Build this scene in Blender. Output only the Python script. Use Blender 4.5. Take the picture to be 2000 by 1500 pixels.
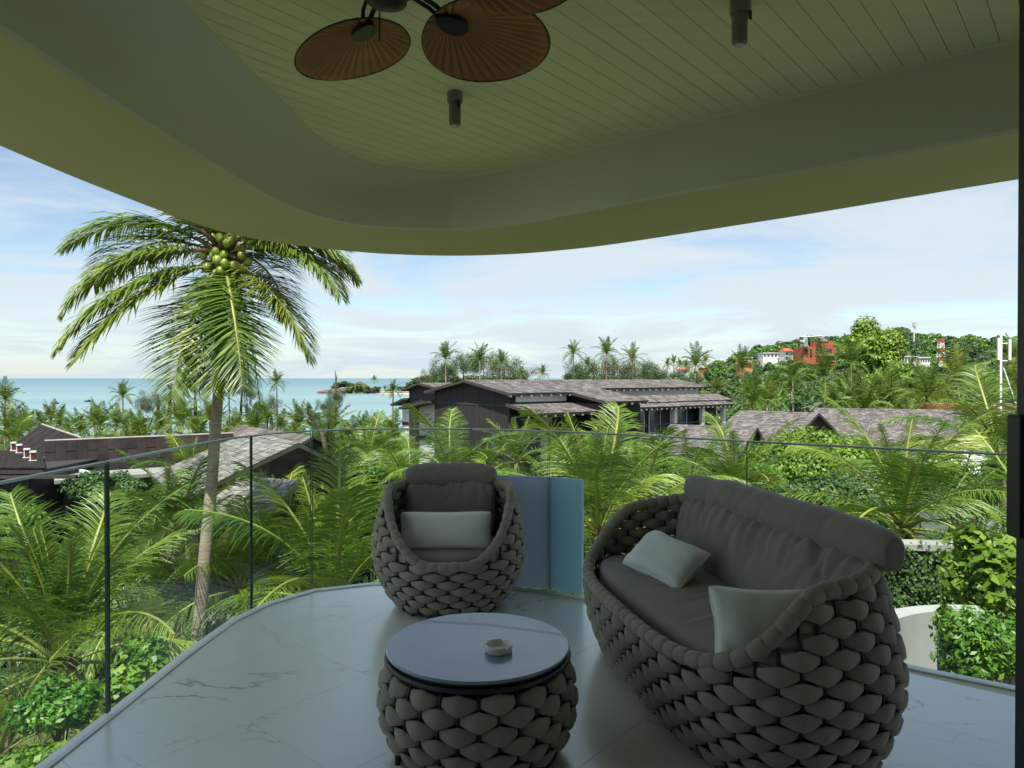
import bpy, math, random
import numpy as np
from mathutils import Vector, Matrix, noise as mnoise
random.seed(7); RNG = np.random.default_rng(7)
for o in list(bpy.data.objects): bpy.data.objects.remove(o)
SC = bpy.context.scene; COL = SC.collection
PI = math.pi; R = math.radians
F = 1375.0; CZ = 1.42
# ------------------------------------------------------------------ camera, sky, sun
cam_d = bpy.data.cameras.new('camera'); cam = bpy.data.objects.new('camera', cam_d); COL.objects.link(cam)
cam.location = (0, 0, CZ); cam.rotation_euler = (R(89.5), 0, 0)
cam_d.sensor_width = 36; cam_d.lens = 24.75; cam_d.clip_end = 30000; cam_d.clip_start = 0.05
SC.camera = cam
SUN_EL, SUN_AZ = 64.0, 194.0       # azimuth clockwise from +Y
sd = Vector((math.sin(R(SUN_AZ))*math.cos(R(SUN_EL)), math.cos(R(SUN_AZ))*math.cos(R(SUN_EL)), math.sin(R(SUN_EL))))
W = bpy.data.worlds.new('World'); SC.world = W; W.use_nodes = True
nt = W.node_tree; nt.nodes.clear()
def N(t, nt, **k):
    n = nt.nodes.new(t)
    for a, b in k.items(): setattr(n, a, b)
    return n
wo = N('ShaderNodeOutputWorld', nt); bg = N('ShaderNodeBackground', nt)
sky = N('ShaderNodeTexSky', nt, sky_type='NISHITA', sun_disc=False, sun_elevation=R(SUN_EL), sun_rotation=R(SUN_AZ), air_density=1.0, dust_density=0.2, ozone_density=1.6)
tc = N('ShaderNodeTexCoord', nt); sep = N('ShaderNodeSeparateXYZ', nt); nt.links.new(tc.outputs['Generated'], sep.inputs[0])
def wmath(op, a, b=None, clamp=False):
    n = N('ShaderNodeMath', nt, operation=op); n.use_clamp = clamp
    for i, v in enumerate((a, b)):
        if v is None: continue
        if isinstance(v, (int, float)): n.inputs[i].default_value = v
        else: nt.links.new(v, n.inputs[i])
    return n.outputs[0]
zz = wmath('ADD', wmath('MAXIMUM', sep.outputs[2], 0.0), 0.10)
cx_ = wmath('DIVIDE', sep.outputs[0], zz); cy_ = wmath('DIVIDE', sep.outputs[1], zz)
cmb = N('ShaderNodeCombineXYZ', nt); nt.links.new(cx_, cmb.inputs[0]); nt.links.new(cy_, cmb.inputs[1])
n1 = N('ShaderNodeTexNoise', nt); n1.inputs['Scale'].default_value = 0.75; n1.inputs['Detail'].default_value = 9; n1.inputs['Roughness'].default_value = 0.58; n1.inputs['Distortion'].default_value = 0.7
nt.links.new(cmb.outputs[0], n1.inputs['Vector'])
n2 = N('ShaderNodeTexNoise', nt); n2.inputs['Scale'].default_value = 0.22; n2.inputs['Detail'].default_value = 4
nt.links.new(cmb.outputs[0], n2.inputs['Vector'])
cl = wmath('ADD', wmath('MULTIPLY', n1.outputs[0], 0.6), wmath('MULTIPLY', n2.outputs[0], 0.5))
mr = N('ShaderNodeMapRange', nt, interpolation_type='SMOOTHSTEP'); nt.links.new(cl, mr.inputs[0])
mr.inputs[1].default_value = 0.44; mr.inputs[2].default_value = 0.61; mr.inputs[3].default_value = 0.02; mr.inputs[4].default_value = 0.92
# a faint smooth veil towards the horizon
mx = N('ShaderNodeMix', nt, data_type='RGBA'); nt.links.new(mr.outputs[0], mx.inputs[0])
nt.links.new(sky.outputs[0], mx.inputs[6]); mx.inputs[7].default_value = (4.85, 5.3, 5.65, 1)
hz = N('ShaderNodeMapRange', nt, interpolation_type='SMOOTHSTEP'); nt.links.new(sep.outputs[2], hz.inputs[0]); hz.inputs[1].default_value = 0.0; hz.inputs[2].default_value = 0.09; hz.inputs[3].default_value = 0.6; hz.inputs[4].default_value = 0.0
mh = N('ShaderNodeMix', nt, data_type='RGBA'); nt.links.new(hz.outputs[0], mh.inputs[0]); nt.links.new(mx.outputs[2], mh.inputs[6]); mh.inputs[7].default_value = (3.7, 4.6, 5.4, 1)
tint = N('ShaderNodeMix', nt, data_type='RGBA', blend_type='MULTIPLY'); tint.inputs[0].default_value = 1.0
nt.links.new(mh.outputs[2], tint.inputs[6]); tint.inputs[7].default_value = (0.97, 0.99, 0.98, 1)
nt.links.new(tint.outputs[2], bg.inputs[0]); bg.inputs[1].default_value = 0.07
nt.links.new(bg.outputs[0], wo.inputs[0])
sl = bpy.data.lights.new('sun', 'SUN'); sun = bpy.data.objects.new('sun', sl); COL.objects.link(sun)
sl.energy = 3.9; sl.angle = R(0.6); sl.color = (1.0, 0.95, 0.86)
sun.rotation_euler = sd.to_track_quat('Z', 'Y').to_euler()
SC.view_settings.view_transform = 'Standard'; SC.view_settings.look = 'None'; SC.view_settings.gamma = 1; SC.view_settings.use_curve_mapping = False
SC.view_settings.exposure = 1.2
try:
    SC.render.engine = 'CYCLES'; SC.cycles.use_denoising = True; SC.cycles.transparent_max_bounces = 16; SC.cycles.max_bounces = 8; SC.cycles.diffuse_bounces = 5
except Exception: pass

# ------------------------------------------------------------------ helpers
def P(px, py, Y): return Vector(((px-1000)/F*Y, Y, CZ-(py-738)/F*Y))
def sst(a, b, x):
    t = min(1, max(0, (x-a)/(b-a))); return t*t*(3-2*t)
def nsst(a, b, x):
    t = np.clip((x-a)/(b-a), 0, 1); return t*t*(3-2*t)

def material(name, color, rough=0.6, c2=None, scale=6, detail=4, bump=0.0, bscale=None, metal=0.0, spec=0.5, stretch=(1,1,1), attr=0.0, transl=0.0, hue=0.0, lo=0.35, hi=0.65, objrand=0.0, coords='Object', sheen=0.0, coat=0.0, bdist=0.02):
    m = bpy.data.materials.new(name); m.use_nodes = True; t = m.node_tree; t.nodes.clear()
    out = N('ShaderNodeOutputMaterial', t); b = N('ShaderNodeBsdfPrincipled', t)
    b.inputs['Roughness'].default_value = rough; b.inputs['Metallic'].default_value = metal; b.inputs['Specular IOR Level'].default_value = spec
    if sheen: b.inputs['Sheen Weight'].default_value = sheen
    if coat: b.inputs['Coat Weight'].default_value = coat
    tcn = N('ShaderNodeTexCoord', t); mp = N('ShaderNodeMapping', t); mp.inputs['Scale'].default_value = stretch
    t.links.new(tcn.outputs[coords], mp.inputs[0])
    no = N('ShaderNodeTexNoise', t); no.inputs['Scale'].default_value = scale; no.inputs['Detail'].default_value = detail; t.links.new(mp.outputs[0], no.inputs['Vector'])
    c2 = c2 or tuple(x*0.82 for x in color)
    r = N('ShaderNodeMapRange', t); t.links.new(no.outputs[0], r.inputs[0]); r.inputs[1].default_value = lo; r.inputs[2].default_value = hi
    mxn = N('ShaderNodeMix', t, data_type='RGBA'); t.links.new(r.outputs[0], mxn.inputs[0])
    mxn.inputs[6].default_value = (*c2, 1); mxn.inputs[7].default_value = (*color, 1)
    col = mxn.outputs[2]
    def vary(src, amt, col):
        rr = N('ShaderNodeMapRange', t); t.links.new(src, rr.inputs[0]); rr.inputs[3].default_value = 1-amt; rr.inputs[4].default_value = 1+amt
        h = N('ShaderNodeHueSaturation', t); t.links.new(rr.outputs[0], h.inputs['Value']); t.links.new(col, h.inputs['Color'])
        if hue:
            r2 = N('ShaderNodeMapRange', t); t.links.new(src, r2.inputs[0]); r2.inputs[3].default_value = 0.5+hue; r2.inputs[4].default_value = 0.5-hue*0.6
            t.links.new(r2.outputs[0], h.inputs['Hue'])
        return h.outputs[0]
    if attr:
        a = N('ShaderNodeAttribute', t); a.attribute_name = 'rnd'; col = vary(a.outputs['Fac'], attr, col)
    if objrand:
        oi = N('ShaderNodeObjectInfo', t); col = vary(oi.outputs['Random'], objrand, col)
    t.links.new(col, b.inputs['Base Color'])
    if bump:
        nb = N('ShaderNodeTexNoise', t); nb.inputs['Scale'].default_value = bscale or scale*4; nb.inputs['Detail'].default_value = 5; t.links.new(mp.outputs[0], nb.inputs['Vector'])
        bn = N('ShaderNodeBump', t); bn.inputs['Strength'].default_value = bump; bn.inputs['Distance'].default_value = bdist
        t.links.new(nb.outputs[0], bn.inputs['Height']); t.links.new(bn.outputs[0], b.inputs['Normal'])
    sh = b.outputs[0]
    if transl:
        tr = N('ShaderNodeBsdfTranslucent', t); t.links.new(col, tr.inputs[0])
        ms = N('ShaderNodeMixShader', t); ms.inputs[0].default_value = transl; t.links.new(sh, ms.inputs[1]); t.links.new(tr.outputs[0], ms.inputs[2]); sh = ms.outputs[0]
    t.links.new(sh, out.inputs[0])
    return m

M = {}
M['paint'] = material('painted plaster', (0.60,0.64,0.49), 0.55, (0.57,0.61,0.46), scale=1.2, bump=0.12, bscale=60, bdist=0.004)
M['underside'] = material('eave paint with green bounce', (0.47,0.49,0.28), 0.6, (0.44,0.46,0.26), scale=1.5, bump=0.1, bscale=60, bdist=0.004)  # green garden bounce and a darker tone put into the eave's paint colour
M['plank'] = material('painted ceiling board', (0.70,0.735,0.46), 0.5, (0.66,0.69,0.43), scale=3, stretch=(1,12,1), objrand=0.03)
M['white_metal'] = material('white trim', (0.75,0.75,0.73), 0.4, scale=5)
M['rope'] = material('taupe padded fabric strap', (0.31,0.28,0.225), 0.95, (0.27,0.245,0.195), scale=9, bump=0.35, bscale=420, bdist=0.003, spec=0.2, objrand=0.08, sheen=0.15)
M['black'] = material('black powder coated metal', (0.018,0.019,0.021), 0.45, scale=20)
M['bronze'] = material('dark bronze fan metal', (0.022,0.02,0.018), 0.35, scale=20, metal=0.4)
M['cushion'] = material('grey brown outdoor fabric', (0.25,0.228,0.20), 0.85, (0.225,0.206,0.182), scale=4, bump=0.25, bscale=500, bdist=0.002, spec=0.25, sheen=0.2)
M['pillow'] = material('pale grey linen', (0.80,0.81,0.78), 0.9, (0.76,0.77,0.74), scale=5, bump=0.3, bscale=450, bdist=0.002, spec=0.2, sheen=0.2)
M['slate'] = material('grey blue ceramic table top', (0.21,0.26,0.37), 0.26, (0.18,0.23,0.33), scale=5, detail=8, bump=0.03, bscale=70, coat=0.6)
M['ceramic'] = material('cream ceramic', (0.72,0.70,0.62), 0.25, (0.68,0.66,0.59), scale=8)
M['screen'] = material('blue grey coated panel', (0.64,0.67,0.76), 0.35, (0.60,0.63,0.72), scale=1.5, transl=0.55)
M['screen2'] = material('pale blue coated panel', (0.56,0.74,0.82), 0.35, (0.53,0.70,0.78), scale=1.5, transl=0.55)
M['spot'] = material('grey spotlight metal', (0.20,0.21,0.20), 0.35, scale=10, metal=0.4)
M['lens'] = material('spotlight glass', (0.5,0.5,0.48), 0.1, scale=10)
M['darkroom'] = material('room wall paint', (0.55,0.54,0.50), 0.7, scale=2)
M['frond'] = material('coconut leaflet', (0.165,0.235,0.024), 0.42, (0.08,0.14,0.017), scale=1.6, attr=0.42, hue=0.03, transl=0.24, spec=0.5, objrand=0.24)
M['frond_hero'] = material('sunlit coconut leaflet', (0.17,0.225,0.025), 0.42, (0.085,0.145,0.018), scale=1.2, attr=0.42, hue=0.03, transl=0.30, spec=0.5, objrand=0.2)  # yellower leaflet copy, stronger sunlight put into its colour
M['frond_far'] = material('sunlit far leaflet', (0.145,0.21,0.026), 0.45, (0.085,0.14,0.018), scale=1.6, attr=0.35, hue=0.03, transl=0.3, objrand=0.16)
M['frond_y'] = material('yellowing coconut leaflet', (0.21,0.25,0.025), 0.45, (0.12,0.18,0.02), scale=1.6, attr=0.3, hue=0.02, transl=0.30, objrand=0.12)
M['frond_dead'] = material('dead coconut leaflet', (0.19,0.13,0.075), 0.8, (0.11,0.075,0.045), scale=3, attr=0.35, transl=0.1)
M['rachis'] = material('frond midrib', (0.24,0.26,0.045), 0.45, (0.15,0.20,0.035), scale=4)
M['sheath'] = material('brown frond sheath fibre', (0.17,0.11,0.06), 0.85, (0.09,0.06,0.035), scale=10, bump=0.4)
M['coconut'] = material('green coconut husk', (0.22,0.29,0.035), 0.4, (0.16,0.22,0.03), scale=6, objrand=0.2)
M['trunk'] = material('ringed palm trunk bark', (0.36,0.295,0.225), 0.85, (0.22,0.175,0.135), scale=3.0, stretch=(1,1,9), bump=0.6, bscale=12, detail=6, bdist=0.03)
M['bark'] = material('brown bark', (0.13,0.10,0.075), 0.9, (0.07,0.055,0.04), scale=8, bump=0.5)
M['leafA'] = material('bright broad leaf', (0.155,0.27,0.018), 0.45, (0.085,0.17,0.014), scale=1.4, attr=0.38, hue=0.03, transl=0.3, objrand=0.10)
M['leafB'] = material('mid green leaf', (0.070,0.135,0.018), 0.5, (0.038,0.082,0.013), scale=1.0, attr=0.4, hue=0.03, transl=0.22, objrand=0.16)
M['leafC'] = material('dark green leaf', (0.035,0.075,0.016), 0.5, (0.022,0.052,0.012), scale=0.8, attr=0.4, hue=0.03, transl=0.15, objrand=0.16)
M['leafG'] = material('grey green needle foliage', (0.10,0.135,0.055), 0.6, (0.06,0.09,0.035), scale=0.8, attr=0.35, hue=0.02, transl=0.15, objrand=0.12)
M['ground'] = material('soil and low growth', (0.06,0.085,0.025), 0.95, (0.09,0.075,0.04), scale=0.35, detail=8, bump=0.5, bscale=3, bdist=0.2)
M['grass'] = material('lawn', (0.09,0.16,0.025), 0.9, (0.06,0.12,0.02), scale=0.8, attr=0.3)
M['sand'] = material('pale sand', (0.50,0.43,0.32), 0.9, (0.38,0.31,0.23), scale=0.05, detail=8)
M['rock'] = material('pinkish beach rock', (0.36,0.26,0.19), 0.9, (0.20,0.15,0.12), scale=0.25, detail=8, bump=0.6, bscale=1)
M['concrete'] = material('weathered concrete', (0.33,0.32,0.30), 0.85, (0.22,0.215,0.20), scale=1.2, detail=8, bump=0.2)
M['shaded_concrete'] = material('pale concrete', (0.36,0.36,0.35), 0.8, (0.28,0.28,0.27), scale=2.5, stretch=(1,1,.3), detail=8)  # greyed down: the shadow on the curved wall is put into its colour
M['whitewall'] = material('white rendered wall', (0.74,0.74,0.72), 0.7, (0.62,0.62,0.60), scale=0.8, detail=6)
M['shingle'] = material('weathered wooden shingle', (0.150,0.136,0.130), 0.9, (0.10,0.09,0.086), scale=1.5, stretch=(1,1,1), attr=0.42, detail=6)
M['shingle_lt'] = material('silvered wooden shingle', (0.215,0.205,0.192), 0.9, (0.15,0.14,0.13), scale=1.5, attr=0.42, detail=6)
M['shingle_dk'] = material('dark brown shingle', (0.115,0.095,0.085), 0.9, (0.085,0.07,0.062), scale=1.5, attr=0.45, detail=6)
M['panelroof'] = material('dark stained roof panel', (0.024,0.019,0.018), 0.9, (0.014,0.011,0.011), scale=1.8, detail=8, objrand=0.2, bump=0.2, spec=0.15)
M['blackwood'] = material('black stained timber', (0.030,0.027,0.027), 0.75, (0.018,0.017,0.017), scale=2, stretch=(6,6,1), bump=0.2, objrand=0.12)
M['trimwood'] = material('dark timber trim', (0.05,0.042,0.038), 0.7, scale=4)
M['greymetal'] = material('galvanised steel', (0.50,0.51,0.52), 0.45, (0.42,0.43,0.44), scale=5, metal=0.3)
M['redroof'] = material('orange red tiled roof', (0.40,0.10,0.05), 0.8, (0.30,0.075,0.04), scale=0.6)
M['orange'] = material('orange render', (0.48,0.23,0.10), 0.8, (0.42,0.19,0.085), scale=0.3)
M['redwhite_r'] = material('red mast paint', (0.38,0.11,0.07), 0.6)
M['redpaint'] = material('dark red metal cowl', (0.12,0.02,0.02), 0.5)
M['winglass'] = material('dark window glass', (0.05,0.08,0.09), 0.08, scale=2, spec=0.8)
M['foam'] = material('boat wake foam', (0.8,0.82,0.82), 0.8)

def marble():
    m = bpy.data.materials.new('white marble tile'); m.use_nodes = True; t = m.node_tree; b = t.nodes['Principled BSDF']
    b.inputs['Roughness'].default_value = 0.30; b.inputs['Specular IOR Level'].default_value = 0.6; b.inputs['Coat Weight'].default_value = 1.0; b.inputs['Coat Roughness'].default_value = 0.22; b.inputs['Coat IOR'].default_value = 1.75
    tcn = N('ShaderNodeTexCoord', t); oi = N('ShaderNodeObjectInfo', t)
    ad = N('ShaderNodeVectorMath', t, operation='ADD'); sc_ = N('ShaderNodeVectorMath', t, operation='SCALE')
    cb = N('ShaderNodeCombineXYZ', t); t.links.new(oi.outputs['Random'], cb.inputs[0]); t.links.new(oi.outputs['Random'], cb.inputs[2])
    t.links.new(cb.outputs[0], sc_.inputs[0]); sc_.inputs['Scale'].default_value = 7.0
    t.links.new(tcn.outputs['Object'], ad.inputs[0]); t.links.new(sc_.outputs[0], ad.inputs[1])
    rot = N('ShaderNodeMapping', t); rot.inputs['Rotation'].default_value = (0,0,R(10)); rot.inputs['Scale'].default_value = (0.55,1.5,1)
    t.links.new(ad.outputs[0], rot.inputs[0])
    def vein(scale, width, dist, seed):
        n = N('ShaderNodeTexNoise', t, noise_dimensions='4D'); n.inputs['W'].default_value = seed
        n.inputs['Scale'].default_value = scale; n.inputs['Detail'].default_value = 7; n.inputs['Distortion'].default_value = dist; n.inputs['Roughness'].default_value = 0.55
        t.links.new(rot.outputs[0], n.inputs['Vector'])
        a = N('ShaderNodeMath', t, operation='SUBTRACT'); t.links.new(n.outputs[0], a.inputs[0]); a.inputs[1].default_value = 0.5
        a2 = N('ShaderNodeMath', t, operation='ABSOLUTE'); t.links.new(a.outputs[0], a2.inputs[0])
        r = N('ShaderNodeMapRange', t, interpolation_type='SMOOTHSTEP'); t.links.new(a2.outputs[0], r.inputs[0]); r.inputs[1].default_value = 0; r.inputs[2].default_value = width; r.inputs[3].default_value = 1; r.inputs[4].default_value = 0
        g = N('ShaderNodeTexNoise', t, noise_dimensions='4D'); g.inputs['W'].default_value = seed+5; g.inputs['Scale'].default_value = 1.7; t.links.new(ad.outputs[0], g.inputs['Vector'])
        gr = N('ShaderNodeMapRange', t, interpolation_type='SMOOTHSTEP'); t.links.new(g.outputs[0], gr.inputs[0]); gr.inputs[1].default_value = 0.45; gr.inputs[2].default_value = 0.66
        mu = N('ShaderNodeMath', t, operation='MULTIPLY'); t.links.new(r.outputs[0], mu.inputs[0]); t.links.new(gr.outputs[0], mu.inputs[1])
        return mu.outputs[0]
    v1 = vein(1.1, 0.0085, 0.9, 1.0); v2 = vein(2.3, 0.007, 0.5, 9.0)
    bn = N('ShaderNodeTexNoise', t); bn.inputs['Scale'].default_value = 1.5; t.links.new(ad.outputs[0], bn.inputs['Vector'])
    m0 = N('ShaderNodeMix', t, data_type='RGBA'); t.links.new(bn.outputs[0], m0.inputs[0]); m0.inputs[6].default_value = (0.76,0.76,0.72,1); m0.inputs[7].default_value = (0.82,0.82,0.78,1)
    m1 = N('ShaderNodeMix', t, data_type='RGBA'); t.links.new(v1, m1.inputs[0]); t.links.new(m0.outputs[2], m1.inputs[6]); m1.inputs[7].default_value = (0.33,0.24,0.17,1)
    f2 = N('ShaderNodeMath', t, operation='MULTIPLY'); t.links.new(v2, f2.inputs[0]); f2.inputs[1].default_value = 0.5
    m2 = N('ShaderNodeMix', t, data_type='RGBA'); t.links.new(f2.outputs[0], m2.inputs[0]); t.links.new(m1.outputs[2], m2.inputs[6]); m2.inputs[7].default_value = (0.30,0.27,0.24,1)
    t.links.new(m2.outputs[2], b.inputs['Base Color'])
    return m
M['marble'] = marble()

def glassmat(name, tint=(0.87,0.955,0.925), edge=False):
    m = bpy.data.materials.new(name); m.use_nodes = True; t = m.node_tree; t.nodes.clear(); out = N('ShaderNodeOutputMaterial', t)
    if edge:
        b = N('ShaderNodeBsdfPrincipled', t); b.inputs['Base Color'].default_value = (0.01,0.05,0.04,1); b.inputs['Roughness'].default_value = 0.15; t.links.new(b.outputs[0], out.inputs[0]); return m
    tr = N('ShaderNodeBsdfTransparent', t); tr.inputs[0].default_value = (*tint, 1)
    gl = N('ShaderNodeBsdfGlossy', t); gl.inputs['Roughness'].default_value = 0.02
    fr = N('ShaderNodeFresnel', t); fr.inputs[0].default_value = 1.45
    ms = N('ShaderNodeMixShader', t); t.links.new(fr.outputs[0], ms.inputs[0]); t.links.new(tr.outputs[0], ms.inputs[1]); t.links.new(gl.outputs[0], ms.inputs[2]); t.links.new(ms.outputs[0], out.inputs[0])
    return m
M['glass'] = glassmat('clear balustrade glass'); M['glassedge'] = glassmat('dark green glass edge', edge=True)
def edgelight():
    return material('glass edge with pale sky reflection', (0.88,0.93,0.92), 0.4, scale=5)  # pale colour stands in for sky reflected along the top edge
M['glasstop'] = edgelight()

def leafblade():
    m = material('varnished brown palm leaf blade', (0.42,0.19,0.05), 0.5, (0.27,0.115,0.032), scale=3, bump=0.1, stretch=(1,1,1)); return m
M['blade'] = leafblade()
def seamat():
    m = bpy.data.materials.new('turquoise sea water'); m.use_nodes = True; t = m.node_tree; b = t.nodes['Principled BSDF']
    tcn = N('ShaderNodeTexCoord', t); sp = N('ShaderNodeSeparateXYZ', t); t.links.new(tcn.outputs['Object'], sp.inputs[0])
    r = N('ShaderNodeMapRange', t); t.links.new(sp.outputs[1], r.inputs[0]); r.inputs[1].default_value = 150; r.inputs[2].default_value = 2200
    p = N('ShaderNodeMath', t, operation='POWER'); t.links.new(r.outputs[0], p.inputs[0]); p.inputs[1].default_value = 0.5
    no = N('ShaderNodeTexNoise', t); mp = N('ShaderNodeMapping', t); mp.inputs['Scale'].default_value = (0.0012,0.008,1); t.links.new(tcn.outputs['Object'], mp.inputs[0]); t.links.new(mp.outputs[0], no.inputs['Vector']); no.inputs['Scale'].default_value = 1; no.inputs['Detail'].default_value = 6
    nr = N('ShaderNodeMapRange', t); t.links.new(no.outputs[0], nr.inputs[0]); nr.inputs[1].default_value = .3; nr.inputs[2].default_value = .7; nr.inputs[3].default_value = -0.22; nr.inputs[4].default_value = 0.22
    ad = N('ShaderNodeMath', t, operation='ADD'); ad.use_clamp = True; t.links.new(p.outputs[0], ad.inputs[0]); t.links.new(nr.outputs[0], ad.inputs[1])
    m1 = N('ShaderNodeMix', t, data_type='RGBA'); t.links.new(ad.outputs[0], m1.inputs[0]); m1.inputs[6].default_value = (0.195,0.295,0.29,1); m1.inputs[7].default_value = (0.085,0.17,0.205,1)
    t.links.new(m1.outputs[2], b.inputs['Base Color']); b.inputs['Roughness'].default_value = 0.35; b.inputs['Specular IOR Level'].default_value = 0.25
    nb = N('ShaderNodeTexNoise', t); mp2 = N('ShaderNodeMapping', t); mp2.inputs['Scale'].default_value = (0.12,0.3,1); t.links.new(tcn.outputs['Object'], mp2.inputs[0]); t.links.new(mp2.outputs[0], nb.inputs['Vector']); nb.inputs['Scale'].default_value = 1; nb.inputs['Detail'].default_value = 6
    bn = N('ShaderNodeBump', t); bn.inputs['Strength'].default_value = 0.6; bn.inputs['Distance'].default_value = 0.6; t.links.new(nb.outputs[0], bn.inputs['Height']); t.links.new(bn.outputs[0], b.inputs['Normal'])
    return m
M['sea'] = seamat()

class MB:
    """collects verts and faces for one mesh"""
    def __init__(s): s.v = []; s.f = []; s.r = []
    def add(s, vs, fs, r=None):
        n = len(s.v); s.v.extend([tuple(v) for v in vs]); s.f.extend([tuple(i+n for i in f) for f in fs]); s.r.extend([random.random() if r is None else r]*len(fs)); return s
    def box(s, c, d, rz=0.0, mat=None, r=None):
        x, y, z = d[0]/2, d[1]/2, d[2]/2; vs = [Vector((a, b, e)) for a in (-x, x) for b in (-y, y) for e in (-z, z)]
        m = mat or Matrix.Rotation(rz, 3, 'Z'); c = Vector(c)
        return s.add([m @ v + c for v in vs], [(0,1,3,2),(4,6,7,5),(0,4,5,1),(2,3,7,6),(0,2,6,4),(1,5,7,3)], r)
    def prism(s, poly, z0, z1):
        n = len(poly); vs = [(p[0], p[1], z0) for p in poly]+[(p[0], p[1], z1) for p in poly]
        return s.add(vs, [tuple(range(n-1,-1,-1)), tuple(range(n, 2*n))]+[(i,(i+1)%n,n+(i+1)%n,n+i) for i in range(n)])
    def slab(s, quad, th, r=None):
        """quad in 3D, extruded down its normal"""
        q = [Vector(p) for p in quad]; nn = (q[1]-q[0]).cross(q[-1]-q[0]).normalized()
        if nn.z < 0: q.reverse(); nn = -nn
        n = len(q); vs = q+[p-nn*th for p in q]
        return s.add(vs, [tuple(range(n)), tuple(range(2*n-1, n-1, -1))]+[(i, n+i, n+(i+1)%n, (i+1)%n) for i in range(n)], r)
    def tube(s, pts, rad, n=8, caps=True):
        pts = [Vector(p) for p in pts]; k = len(pts)
        if not hasattr(rad, '__len__'): rad = [rad]*k
        vs = []; up = Vector((0,0,1)); prev = None
        for i, p in enumerate(pts):
            t = (pts[min(i+1,k-1)]-pts[max(i-1,0)]).normalized()
            if prev is None:
                a = t.cross(up) if abs(t.z) < .95 else t.cross(Vector((1,0,0)))
                a.normalize()
            else: a = (prev-t*prev.dot(t)).normalized()
            prev = a; b = t.cross(a)
            for j in range(n):
                an = 2*PI*j/n; vs.append(p+(a*math.cos(an)+b*math.sin(an))*rad[i])
        fs = [(i*n+j, i*n+(j+1)%n, (i+1)*n+(j+1)%n, (i+1)*n+j) for i in range(k-1) for j in range(n)]
        if caps: fs += [tuple(range(n-1,-1,-1)), tuple((k-1)*n+j for j in range(n))]
        return s.add(vs, fs)
    def lathe(s, prof, n=32, c=(0,0,0)):
        vs = []; k = len(prof)
        for r_, z in prof:
            for j in range(n): a = 2*PI*j/n; vs.append((c[0]+r_*math.cos(a), c[1]+r_*math.sin(a), c[2]+z))
        fs = [(i*n+j, i*n+(j+1)%n, (i+1)*n+(j+1)%n, (i+1)*n+j) for i in range(k-1) for j in range(n)]
        fs += [tuple(range(n-1,-1,-1)), tuple((k-1)*n+j for j in range(n))]
        return s.add(vs, fs)
    def mesh(s, name, mat, smooth=False):
        me = bpy.data.meshes.new(name); me.from_pydata(s.v, [], s.f)
        if mat: me.materials.append(M[mat] if isinstance(mat, str) else mat)
        a = me.attributes.new('rnd', 'FLOAT', 'FACE'); a.data.foreach_set('value', s.r)
        if smooth: me.polygons.foreach_set('use_smooth', [True]*len(s.f))
        me.update(); return me
    def build(s, name, mat, parent=None, smooth=False, loc=None, label=None):
        o = bpy.data.objects.new(name, s.mesh(name, mat, smooth)); COL.objects.link(o)
        if loc is not None: o.location = loc
        if parent is not None: o.parent = parent
        if label: o['label'] = label
        return o
def nmesh(name, V, Fq, mat, rnd=None, smooth=False):
    """numpy mesh: V (n,3); Fq (m,k)"""
    me = bpy.data.meshes.new(name); m, k = Fq.shape
    me.vertices.add(len(V)); me.vertices.foreach_set('co', np.asarray(V, np.float32).ravel())
    me.loops.add(m*k); me.loops.foreach_set('vertex_index', Fq.astype(np.int32).ravel())
    me.polygons.add(m); me.polygons.foreach_set('loop_start', np.arange(0, m*k, k, dtype=np.int32))
    if smooth: me.polygons.foreach_set('use_smooth', np.ones(m, bool))
    me.update(calc_edges=True)
    a = me.attributes.new('rnd', 'FLOAT', 'FACE'); a.data.foreach_set('value', np.asarray(RNG.random(m) if rnd is None else rnd, np.float32))
    me.materials.append(M[mat] if isinstance(mat, str) else mat); return me
def link(name, me, parent=None, loc=(0,0,0), rot=(0,0,0), sc=1.0):
    o = bpy.data.objects.new(name, me); COL.objects.link(o); o.location = loc; o.rotation_euler = rot
    o.scale = (sc,)*3 if not hasattr(sc, '__len__') else sc
    if parent is not None: o.parent = parent
    return o
def tag(o, label=None, cat=None, group=None, kind=None):
    if label: o['label'] = label
    if cat: o['category'] = cat
    if group: o['group'] = group
    if kind: o['kind'] = kind
    return o
def empty(name, loc=(0,0,0), rz=0.0, label=None, cat=None, group=None):
    o = bpy.data.objects.new(name, None); COL.objects.link(o); o.location = loc; o.rotation_euler = (0,0,rz); o.empty_display_size = 0.2
    return tag(o, label, cat, group)
def bevel(o, w=0.005, seg=2):
    m = o.modifiers.new('bevel', 'BEVEL'); m.width = w; m.segments = seg; m.limit_method = 'ANGLE'; return o
def catmull(pts, per=8, closed=False):
    pts = [Vector(p) for p in pts]; n = len(pts); out = []
    for i in range(n if closed else n-1):
        p0 = pts[(i-1)%n] if closed or i > 0 else pts[0]; p1 = pts[i]; p2 = pts[(i+1)%n]; p3 = pts[(i+2)%n] if closed or i+2 < n else pts[-1]
        for k in range(per):
            t = k/per; out.append(0.5*((2*p1)+(-p0+p2)*t+(2*p0-5*p1+4*p2-p3)*t*t+(-p0+3*p1-3*p2+p3)*t**3))
    if not closed: out.append(pts[-1])
    return out
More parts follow.
